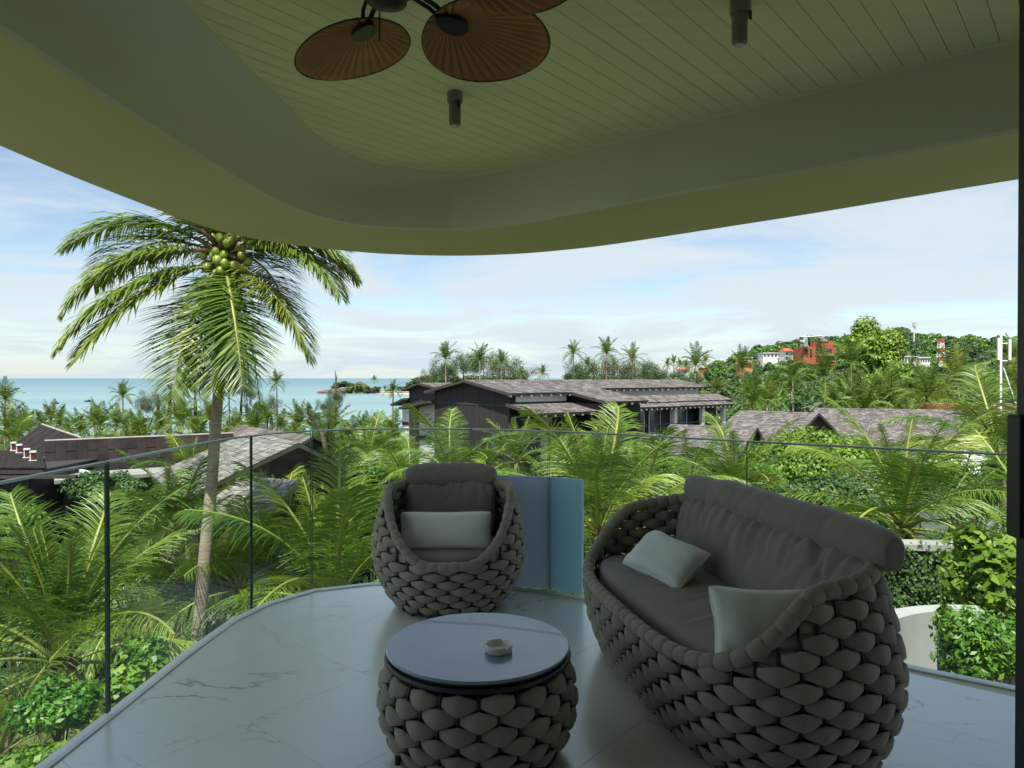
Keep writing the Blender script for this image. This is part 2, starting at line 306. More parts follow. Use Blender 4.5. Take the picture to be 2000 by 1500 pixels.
def clip_convex(subj, clip):
    """Sutherland-Hodgman, clip polygon counter-clockwise"""
    out = list(subj)
    for i in range(len(clip)):
        a, b = clip[i], clip[(i+1)%len(clip)]; inp = out; out = []
        def ins(p): return (b[0]-a[0])*(p[1]-a[1])-(b[1]-a[1])*(p[0]-a[0]) >= 0
        for j in range(len(inp)):
            p, q = inp[j], inp[(j+1)%len(inp)]
            if ins(p) != ins(q):
                d1 = (b[0]-a[0])*(p[1]-a[1])-(b[1]-a[1])*(p[0]-a[0]); d2 = (b[0]-a[0])*(q[1]-a[1])-(b[1]-a[1])*(q[0]-a[0]); t = d1/(d1-d2)
                x = (p[0]+(q[0]-p[0])*t, p[1]+(q[1]-p[1])*t)
                if ins(p): out.append(p); out.append(x)
                else: out.append(x)
            elif ins(p): out.append(p)
        if len(out) < 3: return []
    return out
def area(p): return abs(sum(p[i][0]*p[(i+1)%len(p)][1]-p[(i+1)%len(p)][0]*p[i][1] for i in range(len(p))))/2

# ------------------------------------------------------------------ terrain, sea
SEA = -14.0
def hgt(x, y):
    x = np.asarray(x, float); y = np.asarray(y, float); yy = np.maximum(y, 1.0); a = x/yy
    base = -7.0-6.0*nsst(15, 150, y)
    hill = np.interp(a, [.10,.18,.24,.29,.327,.364,.40,.465,.51,.545,.62,.73,.9], [0,0,5,16,20,24,26,27,30,32,27,27,26])*nsst(140, 440, y)*(1-0.5*nsst(520, 900, y))
    mid = 7*nsst(0.12, 0.5, a)*nsst(50, 150, y)
    z = base+hill+mid
    seaf = nsst(165, 178, y+0.02*x)*(1-nsst(-0.135, -0.10, a))
    z = z*(1-seaf)+(-19.0)*seaf
    z = z-6*nsst(1000, 1200, y)
    return z
ys = np.concatenate([np.arange(-60, 60, 4.0), np.arange(60, 260, 5.0), np.arange(260, 1300, 16.0)])
us = np.linspace(-1, 1, 161)
YY, UU = np.meshgrid(ys, us, indexing='ij'); XX = UU*(80+np.maximum(YY, 0)*1.25)
ZZ = hgt(XX, YY)+0.25*np.sin(XX*.31)*np.cos(YY*.27)
V = np.stack([XX, YY, ZZ], -1).reshape(-1, 3); ni, nj = XX.shape
idx = np.arange(ni*nj).reshape(ni, nj)
Fq = np.stack([idx[:-1,:-1], idx[1:,:-1], idx[1:,1:], idx[:-1,1:]], -1).reshape(-1, 4)[:, ::-1]
tag(link('ground', nmesh('ground', V, Fq, 'ground', smooth=True)), kind='structure')
sv = np.array([[-16000,-400,SEA],[16000,-400,SEA],[16000,24000,SEA],[-16000,24000,SEA]], float)
tag(link('sea', nmesh('sea', sv, np.array([[0,1,2,3]]), 'sea')), kind='structure')
# sandy beach strip in front of the palms and the low spit leading to the islet
def dome(cx, cy, rx, ry, h, z0, mat, name, seed=0, nr=14, na=40, rough=0.25, pw=1.4):
    rg = np.random.default_rng(seed); ph = rg.random(6)*6.28
    vs = [(cx, cy, z0+h)]
    for i in range(1, nr+1):
        for j in range(na):
            a = 2*PI*j/na; t = i/nr; k = 1+rough*0.5*(math.sin(3*a+ph[0])+.6*math.sin(5*a+ph[1])+.4*math.sin(9*a+ph[2]))
            vs.append((cx+rx*t*k*math.cos(a), cy+ry*t*k*math.sin(a), z0+h*(1-t**pw)*(1+rough*math.sin(7*a+ph[3]+t*8)*t)))
    fs = [(0, 1+j, 1+(j+1)%na) for j in range(na)]
    fs += [(1+(i-1)*na+j, 1+i*na+j, 1+i*na+(j+1)%na, 1+(i-1)*na+(j+1)%na) for i in range(1, nr) for j in range(na)]
    return MB().add(vs, fs).build(name, mat, smooth=True)
tag(dome(-118, 700, 66, 20, 4.2, SEA-2.2, 'rock', 'rocky_spit', 3), kind='structure')
tag(dome(-95, 668, 55, 7, 2.9, SEA-1.9, 'sand', 'beach', 5), kind='structure')
tag(dome(-60, 640, 45, 22, 4.0, SEA-1.6, 'sand', 'sand_bank', 6), kind='structure')

# ------------------------------------------------------------------ the balcony: slab, tiles, soffit, ceiling
EDGE = [(-1.72,0.9),(-1.70,1.9),(-1.68,2.56),(-1.66,3.0),(-1.645,3.6),(-1.60,4.1),(-1.50,4.40),(-1.30,4.66),(-0.97,4.80),(-0.56,4.83),(-0.15,4.76),(0.23,4.62),(0.50,4.46),(0.81,4.24),(1.28,3.87),(1.98,3.38),(2.28,3.18),(3.3,2.50)]
edge_s = EDGE
floor_poly = list(reversed(edge_s))+[(-1.72,0.9),(-1.72,-3.5),(3.3,-3.5)]      # counter-clockwise
floor_poly = [p for i, p in enumerate(floor_poly) if p != floor_poly[i-1]]
bal = empty('balcony', (0,0,0), 0, 'curved marble floored balcony with plank ceiling and deep white curved eave', 'balcony')
MB().prism(floor_poly, -0.32, -0.0025).build('floor_slab', 'paint', bal)
T1 = Vector((.648,.762)); T2 = Vector((.762,-.648))
for i in range(-6, 8):
    for j in range(-10, 12):
        u0 = i*1.2+0.3+(0.6 if j%2 else 0); v0 = -2.698+j*0.615; g = 0.0007
        q = [T1*(u0+g)+T2*(v0+g), T1*(u0+1.2-g)+T2*(v0+g), T1*(u0+1.2-g)+T2*(v0+.615-g), T1*(u0+g)+T2*(v0+.615-g)]
        q = [(p.x, p.y) for p in q]
        if (q[1][0]-q[0][0])*(q[2][1]-q[1][1])-(q[1][1]-q[0][1])*(q[2][0]-q[1][0]) < 0: q.reverse()
        c = clip_convex(q, floor_poly)
        if len(c) > 2 and area(c) > 0.002: MB().prism(c, -0.0022, 0).build('floor_tile', 'marble', bal)
# metal channel that holds the glass
def offset(poly, d):
    out = []; n = len(poly)
    for i, p in enumerate(poly):
        a = Vector(poly[max(i-1,0)]); b = Vector(poly[min(i+1,n-1)]); t = (b-a).normalized(); out.append((p[0]-t.y*d, p[1]+t.x*d))
    return out
eo, ei = offset(edge_s, 0.055), offset(edge_s, 0.0)
mb = MB()
for i in range(len(edge_s)-1):
    mb.prism([ei[i], ei[i+1], eo[i+1], eo[i]], -0.33, 0.006)
mb.build('edge_trim', 'white_metal', bal)
# soffit, fascia and cove swept between inner and outer curves
OUT = [(-2.06,-1.0),(-2.055,2.0),(-2.05,2.82),(-2.01,3.46),(-1.89,4.33),(-1.72,4.72),(-1.45,5.0),(-1.0,5.27),(-0.47,5.37),(0.0,5.30),(0.36,5.14),(0.715,4.90),(1.274,4.39),(1.71,3.98),(2.08,3.60),(2.37,3.31),(3.9,1.85)]
INN = [(-1.42,-1.0),(-1.36,1.87),(-1.335,2.59),(-1.29,3.3),(-1.22,3.85),(-1.10,4.14),(-0.88,4.36),(-0.48,4.45),(-0.2,4.40),(0.05,4.26),(0.30,4.05),(0.555,3.82),(1.0,3.44),(1.37,3.13),(1.925,2.65),(2.3,2.33),(3.5,1.30)]
oc = catmull([(*p,0) for p in OUT], 6); ic = catmull([(*p,0) for p in INN], 6)
ZS, ZC = 2.35, 2.70
vs = []; fs = []; nseg = len(oc)
for i, (a, b) in enumerate(zip(oc, ic)):
    out_n = (a-b).normalized(); cv = 0.22*(1-sst(25, 52, i))+0.012
    prof = [a+Vector((0,0,ZC+.30)), a+Vector((0,0,ZS)), b+out_n*.012+Vector((0,0,ZS)), b+Vector((0,0,ZS+.012))]
    for k in range(0, 7):
        th = k/6*PI/2; off = cv*(1-math.cos(th)); prof.append(b-out_n*off+Vector((0,0,ZC-0.002-cv+cv*math.sin(th))))
    prof.append(b-out_n*cv+Vector((0,0,ZC+.30)))
    vs += prof
k = len(prof)
for i in range(nseg-1):
    for j in range(k-1): fs.append((i*k+j, (i+1)*k+j, (i+1)*k+j+1, i*k+j+1))
o = MB().add(vs, fs).build('soffit', 'paint', bal, smooth=True)
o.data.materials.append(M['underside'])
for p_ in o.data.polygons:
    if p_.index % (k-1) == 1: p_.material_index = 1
e = o.modifiers.new('es', 'EDGE_SPLIT'); e.split_angle = R(40)
cov = [(p.x, p.y) for p in oc]+[(3.9,-3.6),(-2.06,-3.6)]
MB().prism(list(reversed(cov)), ZC+.295, ZC+.55).build('roof_slab', 'paint', bal)
# tongue and groove boards, run perpendicular to the right hand eave
ceil_poly = [(-2.0,-0.9)]+[(3.75,-0.9),(3.75,1.75),(2.3,3.1),(0.4,4.85),(-0.45,5.1),(-1.1,5.0),(-1.7,4.5),(-2.0,3.2)]
pw = 0.082
for j in range(-70, 60):
    v0 = j*pw; g = 0.0012
    q = [T1*(-6)+T2*(v0+g), T1*9+T2*(v0+g), T1*9+T2*(v0+pw-g), T1*(-6)+T2*(v0+pw-g)]; q = [(p.x, p.y) for p in q]
    if (q[1][0]-q[0][0])*(q[2][1]-q[1][1])-(q[1][1]-q[0][1])*(q[2][0]-q[1][0]) < 0: q.reverse()
    c = clip_convex(q, ceil_poly)
    if len(c) > 2 and area(c) > 0.01: MB().prism(c, ZC, ZC+.018).build('ceiling_board', 'plank', bal)
MB().prism(ceil_poly, ZC+.012, ZC+.06).build('ceiling_backing', 'darkroom', bal)
# room behind the camera
rm = empty('room', (0,0,0), 0, 'dim indoor room that opens onto the balcony', 'room')
MB().box((0.6,-3.56,1.2), (5.6,.12,3.2)).build('back_wall', 'darkroom', rm)
MB().box((-1.98,-1.3,1.2), (.12,4.4,3.2)).build('side_wall', 'darkroom', rm)
MB().box((3.36,-1.2,1.2), (.12,4.6,3.2)).build('side_wall', 'darkroom', rm)
MB().box((0.65,-2.25,2.78), (5.3,2.7,.16)).build('room_ceiling', 'darkroom', rm)
# lower storeys of this building, set back under the slab
low = [(p[0]*0.86, p[1]*0.9-0.1) for p in floor_poly]
o = MB().prism(low, -8.5, -0.33).build('lower_storey', 'whitewall'); tag(o, 'white lower storeys under the balcony floor', 'building')

# ------------------------------------------------------------------ glass balustrade
GT = 1.07
def arclen_pts(poly):
    L = [0]
    for i in range(1, len(poly)): L.append(L[-1]+math.dist(poly[i-1], poly[i]))
    return L
gl_line = offset(edge_s, 0.028)
def at_px(px):
    """point of the glass line seen at column px"""
    a = (px-1000)/F
    for i in range(len(gl_line)-1):
        p, q = gl_line[i], gl_line[i+1]; f0 = p[0]-a*p[1]; f1 = q[0]-a*q[1]
        if f0 <= 0 < f1 or f0 < 0 <= f1:
            t = f0/(f0-f1); return (p[0]+(q[0]-p[0])*t, p[1]+(q[1]-p[1])*t)
joints = [(-1.748,0.95), at_px(208), at_px(490), at_px(608), at_px(920), at_px(1072), at_px(1457), gl_line[-1]]
glabels = ['long clear glass railing panel at the left edge, nearest the camera', 'glass railing panel between the two dark joints, in front of the tall palm trunk',
 'narrow clear glass railing panel just right of the second dark joint', 'clear glass railing panel at the curved corner left of the armchair', 'clear glass railing panel directly behind the armchair backrest',
 'glass railing panel between the blue screen and the sofa back, before large fronds', 'clear glass railing panel behind the sofa running to the right edge']
def sub(a, b):
    pts = [a]
    for p in gl_line:
        f = p
        if a[0] < b[0] and a[0]+.02 < f[0] < b[0]-.02 and min(a[0],b[0]) < f[0]: pts.append(f)
    pts.append(b); return pts
for i in range(len(joints)-1):
    a, b = joints[i], joints[i+1]; pts = [a]+[p for p in gl_line if (p[0]/max(p[1],.1) > a[0]/a[1]+.01 and p[0]/max(p[1],.1) < b[0]/b[1]-.01 and p[1] > 1.0)]+[b]
    # trim a small gap at the joints
    A = Vector(pts[0]); B = Vector(pts[1]); pts[0] = tuple(A+(B-A).normalized()*.006); A = Vector(pts[-1]); B = Vector(pts[-2]); pts[-1] = tuple(A+(B-A).normalized()*.006)
    g = empty('glass_panel', (0,0,0), 0, glabels[i], 'glass panel', 'glass panels round the balcony')
    po = offset(pts, .006); pi_ = offset(pts, -.006); mb = MB(); tp = MB()
    n = len(pts); vs = [(p[0],p[1],z) for z in (0.0, GT) for p in pi_]
    mb.add(vs, [(k, k+1, n+k+1, n+k) for k in range(n-1)])
    mb.build('pane', 'glass', g)
    for k in range(n-1): tp.prism([pi_[k], pi_[k+1], po[k+1], po[k]], GT-.007, GT+.004)
    tp.build('top_edge', 'glasstop', g)
    for s, w in ((0, 0.004 if i == 1 else .0025), (-1, 0.005 if i == 0 else (.003 if i == 1 else 0.0015))):
        if i >= 5 and s == -1: continue
        if i >= 3: w = .0012
        MB().box((pts[s][0], pts[s][1], GT/2+.01), (w*2, .012, GT-.02)).build('side_edge', 'glassedge', g)

# blue grey screen panels outside the glass
sc_ = empty('screen_panel', (0,0,0), 0, 'low blue grey screen of two flat panels standing right behind the armchair', 'screen')
def scr(pa, pb, mat, n):
    dn = Vector((.27,.96))*.06; a = Vector(at_px(pa))+dn; b = Vector(at_px(pb))+dn; t = (b-a).normalized(); nn = Vector((-t.y, t.x)); a += t*.002; b -= t*.002
    o = MB().prism([tuple(a), tuple(b), tuple(b+nn*.03), tuple(a+nn*.03)], 0.004, .755).build('panel', mat, sc_, label=n); bevel(o, .002)
scr(850, 1072, 'screen', 'grey blue panel'); scr(1072, 1134, 'screen2', 'paler blue panel')
_p = Vector(at_px(1072))+Vector((.27,.96))*.075; MB().box((_p.x, _p.y+.02, .38), (.03,.008,.74), -.55).build('joint_post', 'black', sc_)

# ------------------------------------------------------------------ door frame at the right edge
d = empty('sliding_door', (0,0,0), 0, 'black sliding door frame with a tall black handle at the right edge', 'door')
o = MB().box((1.071,1.44,1.35), (.05,.04,2.7)).build('frame_stile', 'black', d); bevel(o, .003)
o = MB().box((1.028,1.42,1.222), (.035,.04,.248)).build('handle', 'black', d); bevel(o, .005)

# ------------------------------------------------------------------ ceiling lights
def spotlight(x, y, label, rz):
    e = empty('ceiling_spotlight', (x,y,ZC), rz, label, 'spotlight', 'ceiling spotlights')
    MB().lathe([(0.001,-.045),(.033,-.045),(.035,-.043),(.035,0),(.001,0)], 28).build('mount', 'spot', e, smooth=False)
    MB().lathe([(.001,-.148),(.020,-.148),(.0245,-.143),(.026,-.135),(.027,-.042),(.001,-.042)], 28, (0,0.003,0)).build('housing', 'spot', e)
    MB().lathe([(.001,-.1505),(.017,-.1505),(.017,-.147),(.001,-.147)], 20, (0,0.003,0)).build('lens', 'lens', e)
    MB().box((.014,-.030,-.058), (.010,.006,.03)).build('bracket', 'black', e)
spotlight(-.256, 3.17, 'small grey cylinder spotlight on the plank ceiling below the fan blades', 0.2)
spotlight(.775, 2.40, 'small grey cylinder spotlight on the plank ceiling at the top right', 0.5)

# ------------------------------------------------------------------ fan
FZ = 2.44
fan = empty('ceiling_fan', (-.333,1.885,ZC), 0, 'ceiling fan with brown woven palm leaf blades and dark hub', 'fan')
def lp(o): return o
MB().lathe([(.001,-.292),(.030,-.290),(.052,-.280),(.056,-.262),(.056,-.225),(.075,-.215),(.085,-.19),(.085,-.12),(.07,-.10),(.03,-.095),(.001,-.095)], 40).build('motor_hub', 'bronze', fan, smooth=True)
MB().tube([(0,0,-.10),(0,0,0)], .014, 12).build('down_rod', 'bronze', fan)
MB().lathe([(.001,-.05),(.03,-.045),(.06,-.012),(.062,0),(.001,0)], 28).build('canopy', 'bronze', fan, smooth=True)
MB().tube([(-.028,.045,-.27),(-.028,.045,-.36)], .0022, 6).build('pull_chain', 'black', fan)
def blade_mesh():
    # pleated leaf: ribs fan out from the root
    nu, nv = 17, 97; vs = []; fs = []; L, Wd = .42, .176
    for layer in (0, 1):
        for j in range(nv):
            ang = -PI+2*PI*j/(nv-1)      # around the outline
            ex = L*.5+L*.5*math.cos(ang); ey = Wd*math.sin(ang)*(1-.10*math.cos(ang))
            for i in range(nu):
                t = i/(nu-1); rx, ry = .05, 0
                x = rx+(ex-rx)*t; y = ry+(ey-ry)*t
                pleat = .0115*t*(1-t**7)*math.cos(j*PI*2/3.0*1.0)
                sc = (1+.003*math.cos(j*PI*2/3))
                vs.append((x*sc, y*sc, pleat-.05*(y/Wd)**2*.4-.02*(x/L)**2-(.004 if layer else 0)))
    for layer in (0, 1):
        b = layer*nu*nv
        for j in range(nv-1):
            for i in range(nu-1):
                f = (b+j*nu+i, b+j*nu+i+1, b+(j+1)*nu+i+1, b+(j+1)*nu+i); fs.append(f if not layer else f[::-1])
    for j in range(nv-1):
        a = j*nu+nu-1; fs.append((a, a+nu*nv, a+nu*nv+nu, a+nu))
    return MB().add(vs, fs).mesh('fan_blade', 'blade', True)
bm_ = blade_mesh()
rimm = MB(); pts = []
for j in range(64):
    ang = -PI+2*PI*j/64; pts.append((.21+.21*math.cos(ang), .176*math.sin(ang)*(1-.10*math.cos(ang))*1.005, -.02*(math.sin(ang))**2-.02*((.5+.5*math.cos(ang)))**2-.002))
pts.append(pts[0]); rimm.tube(pts, .0028, 6, False); rim_me = rimm.mesh('blade_edge', 'trimwood', True)
arm = MB(); arm.tube([(.05,-.012,-.005),(.10,-.014,.018),(.16,-.012,.012),(.20,-.008,-.004)], .007, 8); arm.tube([(.05,.014,-.005),(.10,.016,.03),(.16,.014,.02),(.20,.010,-.002)], .006, 8); arm_me = arm.mesh('blade_arm', 'bronze', True)
pl = []
for j in range(28): a = 2*PI*j/28; pl.append((.225+.058*math.cos(a), .032*math.sin(a)*(1+.2*math.cos(a))))
plate_me = MB().prism(pl, -.020, -.004).mesh('blade_plate', 'bronze')
for i in range(5):
    a = R((46,118,204,268,-26)[i])
    for nm, me, off in (('fan_blade', bm_, .165), ('blade_arm', arm_me, 0), ('blade_plate', plate_me, 0)):
        o = link(nm, me, fan); m = Matrix.Rotation(a, 4, 'Z') @ Matrix.Translation((off,0,-.245)) @ Matrix.Rotation(R(-13), 4, 'X'); o.matrix_local = m
        if nm == 'fan_blade':
            r_ = link('blade_edge', rim_me, o)

# ------------------------------------------------------------------ woven furniture
class Shell:
    def __init__(s, plan, off, rim, nribs):
        n = len(plan); pts = [Vector((p[0], p[1])) for p in plan]; L = [0]
        for i in range(n): L.append(L[-1]+(pts[(i+1)%n]-pts[i]).length)
        s.pts, s.L, s.T, s.off, s.rimf, s.nr = pts, L, L[-1], off, rim, nribs
    def base(s, t):
        t = (t % 1.0)*s.T
        import bisect
        i = min(bisect.bisect_right(s.L, t)-1, len(s.pts)-1); a, b = s.pts[i], s.pts[(i+1)%len(s.pts)]; k = (t-s.L[i])/max(1e-9, s.L[i+1]-s.L[i])
        return a.lerp(b, k)
    def nrm(s, t):
        d = s.base(t+.004)-s.base(t-.004); return Vector((d.y, -d.x)).normalized()
    def pt(s, t, z, out=0.0):
        p = s.base(t); n = s.nrm(t); q = p+n*(s.off(z)+out); return Vector((q.x, q.y, z))
    def rim(s, t): return s.rimf(s.base(t))
def strap(sh, t, z, hh, D, dend, thick, span, inner=False, nt=9, nc=10):
    dt = 1.0/sh.nr; vs = []; jit = random.uniform(-.0015,.0015); jz = random.uniform(-.0025,.0025)
    sgn = -1 if inner else 1
    for i in range(nt):
        s = -1+2*i/(nt-1); tt = t+s*span*dt; n = sh.nrm(tt)
        bul = dend+(D-dend)*max(0, 1-abs(s)**1.7)+jit
        h = hh*(1.03-.60*abs(s)); th = thick*(1-.35*abs(s)**2)
        for j in range(nc):
            a = 2*PI*j/nc; ca, sa = math.cos(a), math.sin(a)
            yy = math.copysign(abs(ca)**.62, ca)*th*.5; zq = math.copysign(abs(sa)**.70, sa)*h*.5
            p = sh.pt(tt, z+zq+jz, sgn*bul+yy*1.0); vs.append(p)
    fs = [(i*nc+j, i*nc+(j+1)%nc, (i+1)*nc+(j+1)%nc, (i+1)*nc+j) for i in range(nt-1) for j in range(nc)]
    fs += [tuple(range(nc-1,-1,-1)), tuple((nt-1)*nc+j for j in range(nc))]
    return vs, fs
def weave(root, sh, z0, rows, pitch, hh=.063, D=.026, thick=.030, zmax=None, visible=None, inner_z=None, rimgap=.016):
    joined = MB(); joined_in = MB(); cnt = 0
    for k in range(sh.nr):
        t = k/sh.nr; top = min(sh.rim(t-.6/sh.nr), sh.rim(t), sh.rim(t+.6/sh.nr))-rimgap
        for r_ in range(rows):
            z = z0+r_*pitch
            if z > top: break
            if (k+r_) % 2 == 0:
                v, f = strap(sh, t, z, hh, D, -.006, thick, .92)
                if visible is None or visible(sh.pt(t, z), sh.nrm(t)):
                    MB().add(v, f).build('woven_strap', 'rope', root, smooth=True); cnt += 1
                else: joined.add(v, f)
            elif inner_z is not None and z > inner_z:
                v, f = strap(sh, t, z, hh, .020, -.004, thick, .96, inner=True, nt=7, nc=8); joined_in.add(v, f)
        # ribs
        zt = sh.rim(t)-.01 if zmax is None else zmax
        pts = [sh.pt(t, z0-.05+(zt-z0+.05)*i/8, 0) for i in range(9)]
        MB().tube(pts, .0055, 6).build('rib', 'black', root, smooth=True)
    if joined.v: tag(joined.build('rear_straps', 'rope', root, smooth=True), kind='stuff')
    if joined_in.v: tag(joined_in.build('inner_straps', 'rope', root, smooth=True), kind='stuff')
    return cnt
def rim_wraps(root, sh, step=.052, rad=.030):
    n = int(sh.T*1.1/step); pts = [sh.pt(i/n, sh.rim(i/n)) for i in range(n)]
    # equalise along 3D length
    L = [0]
    for i in range(n): L.append(L[-1]+(pts[(i+1)%n]-pts[i]).length)
    m = int(L[-1]/step); fine = []
    def atl(l):
        l %= L[-1]; lo = 0
        while L[lo+1] < l: lo += 1
        return pts[lo].lerp(pts[(lo+1)%n], (l-L[lo])/max(1e-9, L[lo+1]-L[lo]))
    for i in range(m):
        c = [atl((i+.5+s)*step*L[-1]/(m*step)) for s in (-.54,-.42,-.2,0,.2,.42,.54)]; rr = rad*random.uniform(.96,1.06)
        # wraps lean a little, like a strap wound round the tube
        MB().tube(c, [rr*.78, rr*.94, rr*1.01, rr*1.03, rr*1.01, rr*.94, rr*.78], 12).build('rim_wrap', 'rope', root, smooth=True)
    MB().tube([atl(L[-1]*i/60) for i in range(61)], .014, 8, False).build('rim_tube', 'black', root, smooth=True)

def superell(a, b, n, cnt=160, start=0):
    out = []
    for i in range(cnt):
        t = 2*PI*i/cnt+start; c, s_ = math.cos(t), math.sin(t); out.append((a*math.copysign(abs(c)**(2/n), c), b*math.copysign(abs(s_)**(2/n), s_)))
    return out
# coffee table
tb = empty('coffee_table', (-.130,2.70,0), R(3), 'round coffee table with grey blue top on a woven taupe base', 'table')
prof_t = lambda z: -.070*((z-.20)/.18)**2 if z < .20 else -.030*((z-.20)/.15)**2
sh = Shell(superell(.362,.362,2), prof_t, lambda p: .42, 32)
weave(tb, sh, .078, 6, .0485, hh=.066, D=.015, thick=.020, zmax=.365)
o = MB().lathe([(.001,.388),(.346,.388),(.350,.391),(.350,.398),(.347,.401),(.001,.401)], 96).build('table_top', 'slate', tb, smooth=False)
MB().lathe([(.001,.376),(.338,.376),(.338,.388),(.001,.388)], 72).build('top_support', 'black', tb)
ring = [(.346*math.cos(2*PI*i/64), .346*math.sin(2*PI*i/64), .366) for i in range(65)]
MB().tube(ring, .010, 10, False).build('upper_ring', 'black', tb, smooth=True)
ring = [(.30*math.cos(2*PI*i/64), .30*math.sin(2*PI*i/64), .012) for i in range(65)]
MB().tube(ring, .010, 10, False).build('lower_ring', 'black', tb, smooth=True)
for a in (20, 110, 200, 290): MB().tube([(.315*math.cos(R(a)), .315*math.sin(R(a)), 0), (.315*math.cos(R(a)), .315*math.sin(R(a)), .375)], .012, 10).build('leg', 'black', tb)
# black drum added inside the base so the gaps between straps look dark
MB().lathe([(.22,.03),(.29,.08),(.325,.2),(.31,.34)], 48).build('dark_gap_drum', 'black', tb, smooth=True)
# ashtray
at_ = empty('ashtray', (-.050,2.615,.401), R(10), 'small round cream ceramic ashtray with notched rim on the coffee table', 'ashtray')
n = 72; prof = [(.001,0),(.046,0),(.050,.003),(.0515,.010),(.0515,.026),(.0505,.0285),(.047,.029),(.0445,.027),(.0435,.012),(.040,.009),(.001,.008)]
vs = []
for r_, z in prof:
    for j in range(n):
        a = 2*PI*j/n; zz2 = z
        if z > .02:
            for na in (60, 180, 300):
                dd = abs((math.degrees(a)-na+180) % 360-180)
                if dd < 8: zz2 = min(z, .0185+.010*(dd/8)**2)
        vs.append((r_*math.cos(a), r_*math.sin(a), zz2))
fs = [(i*n+j, i*n+(j+1)%n, (i+1)*n+(j+1)%n, (i+1)*n+j) for i in range(len(prof)-1) for j in range(n)]+[tuple(range(n-1,-1,-1)), tuple((len(prof)-1)*n+j for j in range(n))]
MB().add(vs, fs).build('bowl', 'ceramic', at_, smooth=True)

def pillow(name, w, h, t, mat, parent=None, seed=0, wr=.006, nx=44, ny=30, pinch=.10, piping=True, sq=.42, folds=None):
    """stuffed cushion lying in the local XZ plane, thickness along Y"""
    rg = random.Random(seed); ph = [rg.random()*6.28 for _ in range(12)]; vs = []; fs = []
    def surf(u, v, side):
        # u,v in -1..1
        eu = (1-abs(u)**2.6)**sq if abs(u) < 1 else 0; ev = (1-abs(v)**2.6)**sq if abs(v) < 1 else 0
        d = eu*ev
        x = u*w/2*(1-pinch*(1-abs(v)**1.5)*abs(u)**3*.0-pinch*.55*(1-v*v)*abs(u)**2-.045*abs(v)**7); z = v*h/2*(1-pinch*.8*(1-u*u)*abs(v)**2-.07*abs(u)**7)
        wv = 0
        for k in range(4):
            ang = ph[k]; fr = 7+3*k; q = (u*math.cos(ang)+v*math.sin(ang)*h/w)*fr+1.7*math.sin(2.3*u+ph[k+4])+1.3*math.sin(2.9*v+ph[k+5]); wv += (abs(math.sin(q*.5))-.5)*(1/(1+k*.6))
        if folds: wv += folds(u, v)
        wv *= wr*(0.35+.9*(abs(u)**2+abs(v)**2)*.6)*min(1, d*2.2)
        y = side*(t/2*d+wv*(1 if side > 0 else .7)); return (x, y, z)
    for side in (-1, 1):
        b = len(vs)
        for j in range(ny+1):
            for i in range(nx+1):
                u = math.sin((i/nx-.5)*PI); v = math.sin((j/ny-.5)*PI); vs.append(surf(u, v, side))
        for j in range(ny):
            for i in range(nx):
                f = (b+j*(nx+1)+i, b+j*(nx+1)+i+1, b+(j+1)*(nx+1)+i+1, b+(j+1)*(nx+1)+i); fs.append(f if side < 0 else f[::-1])
    o = MB().add(vs, fs).build(name, mat, parent, smooth=True)
    if piping:
        pts = []
        for k in range(80):
            q = k/20; e_ = int(q); fr = q-e_; fr = math.sin((fr-.5)*PI)
            u, v = [(fr, -1), (1, fr), (-fr, 1), (-1, -fr)][e_]; pts.append(surf(u*.999, v*.999, 1)); pts[-1] = (pts[-1][0], 0, pts[-1][2])
        pts.append(pts[0]); MB().tube(pts, .0035, 6, False).build('piping', mat, o, smooth=True)
    return o
def pad(name, outline, z0, z1, mat, parent, r=.03, seed=0, wr=.0, foldf=None):
    """thick seat pad with rounded edge from a convex outline; rings shrink inward"""
    n = len(outline); c = Vector((sum(p[0] for p in outline)/n, sum(p[1] for p in outline)/n)); vs = []; prof = []
    for k in range(5): a = -PI/2+k*PI/8; prof.append((r*(1-math.cos(a)), z0+r+r*math.sin(a)))
    for k in range(5): a = k*PI/8; prof.append((r*(1-math.cos(a)), z1-r+r*math.sin(a)))
    rings = [(d, z, 1) for d, z in prof]
    for q in np.linspace(.94, .0, 36): rings.append((None, z1, q))
    for d, z, q in rings:
        for p in outline:
            v = Vector(p)-c; L = v.length
            s = (L-d)/L if d is not None else ((L-r)/L)*q
            x = c.x+v.x*s; y = c.y+v.y*s; zz3 = z
            if d is None:
                zz3 += .012*(1-q**2)
                if foldf: zz3 += foldf(x, y)*(1-q**6)
            vs.append((x, y, zz3))
    m = len(rings); fs = [(i*n+j, i*n+(j+1)%n, (i+1)*n+(j+1)%n, (i+1)*n+j) for i in range(m-1) for j in range(n)]+[tuple(range(n-1,-1,-1))]
    return MB().add(vs, fs).build(name, mat, parent, smooth=True)
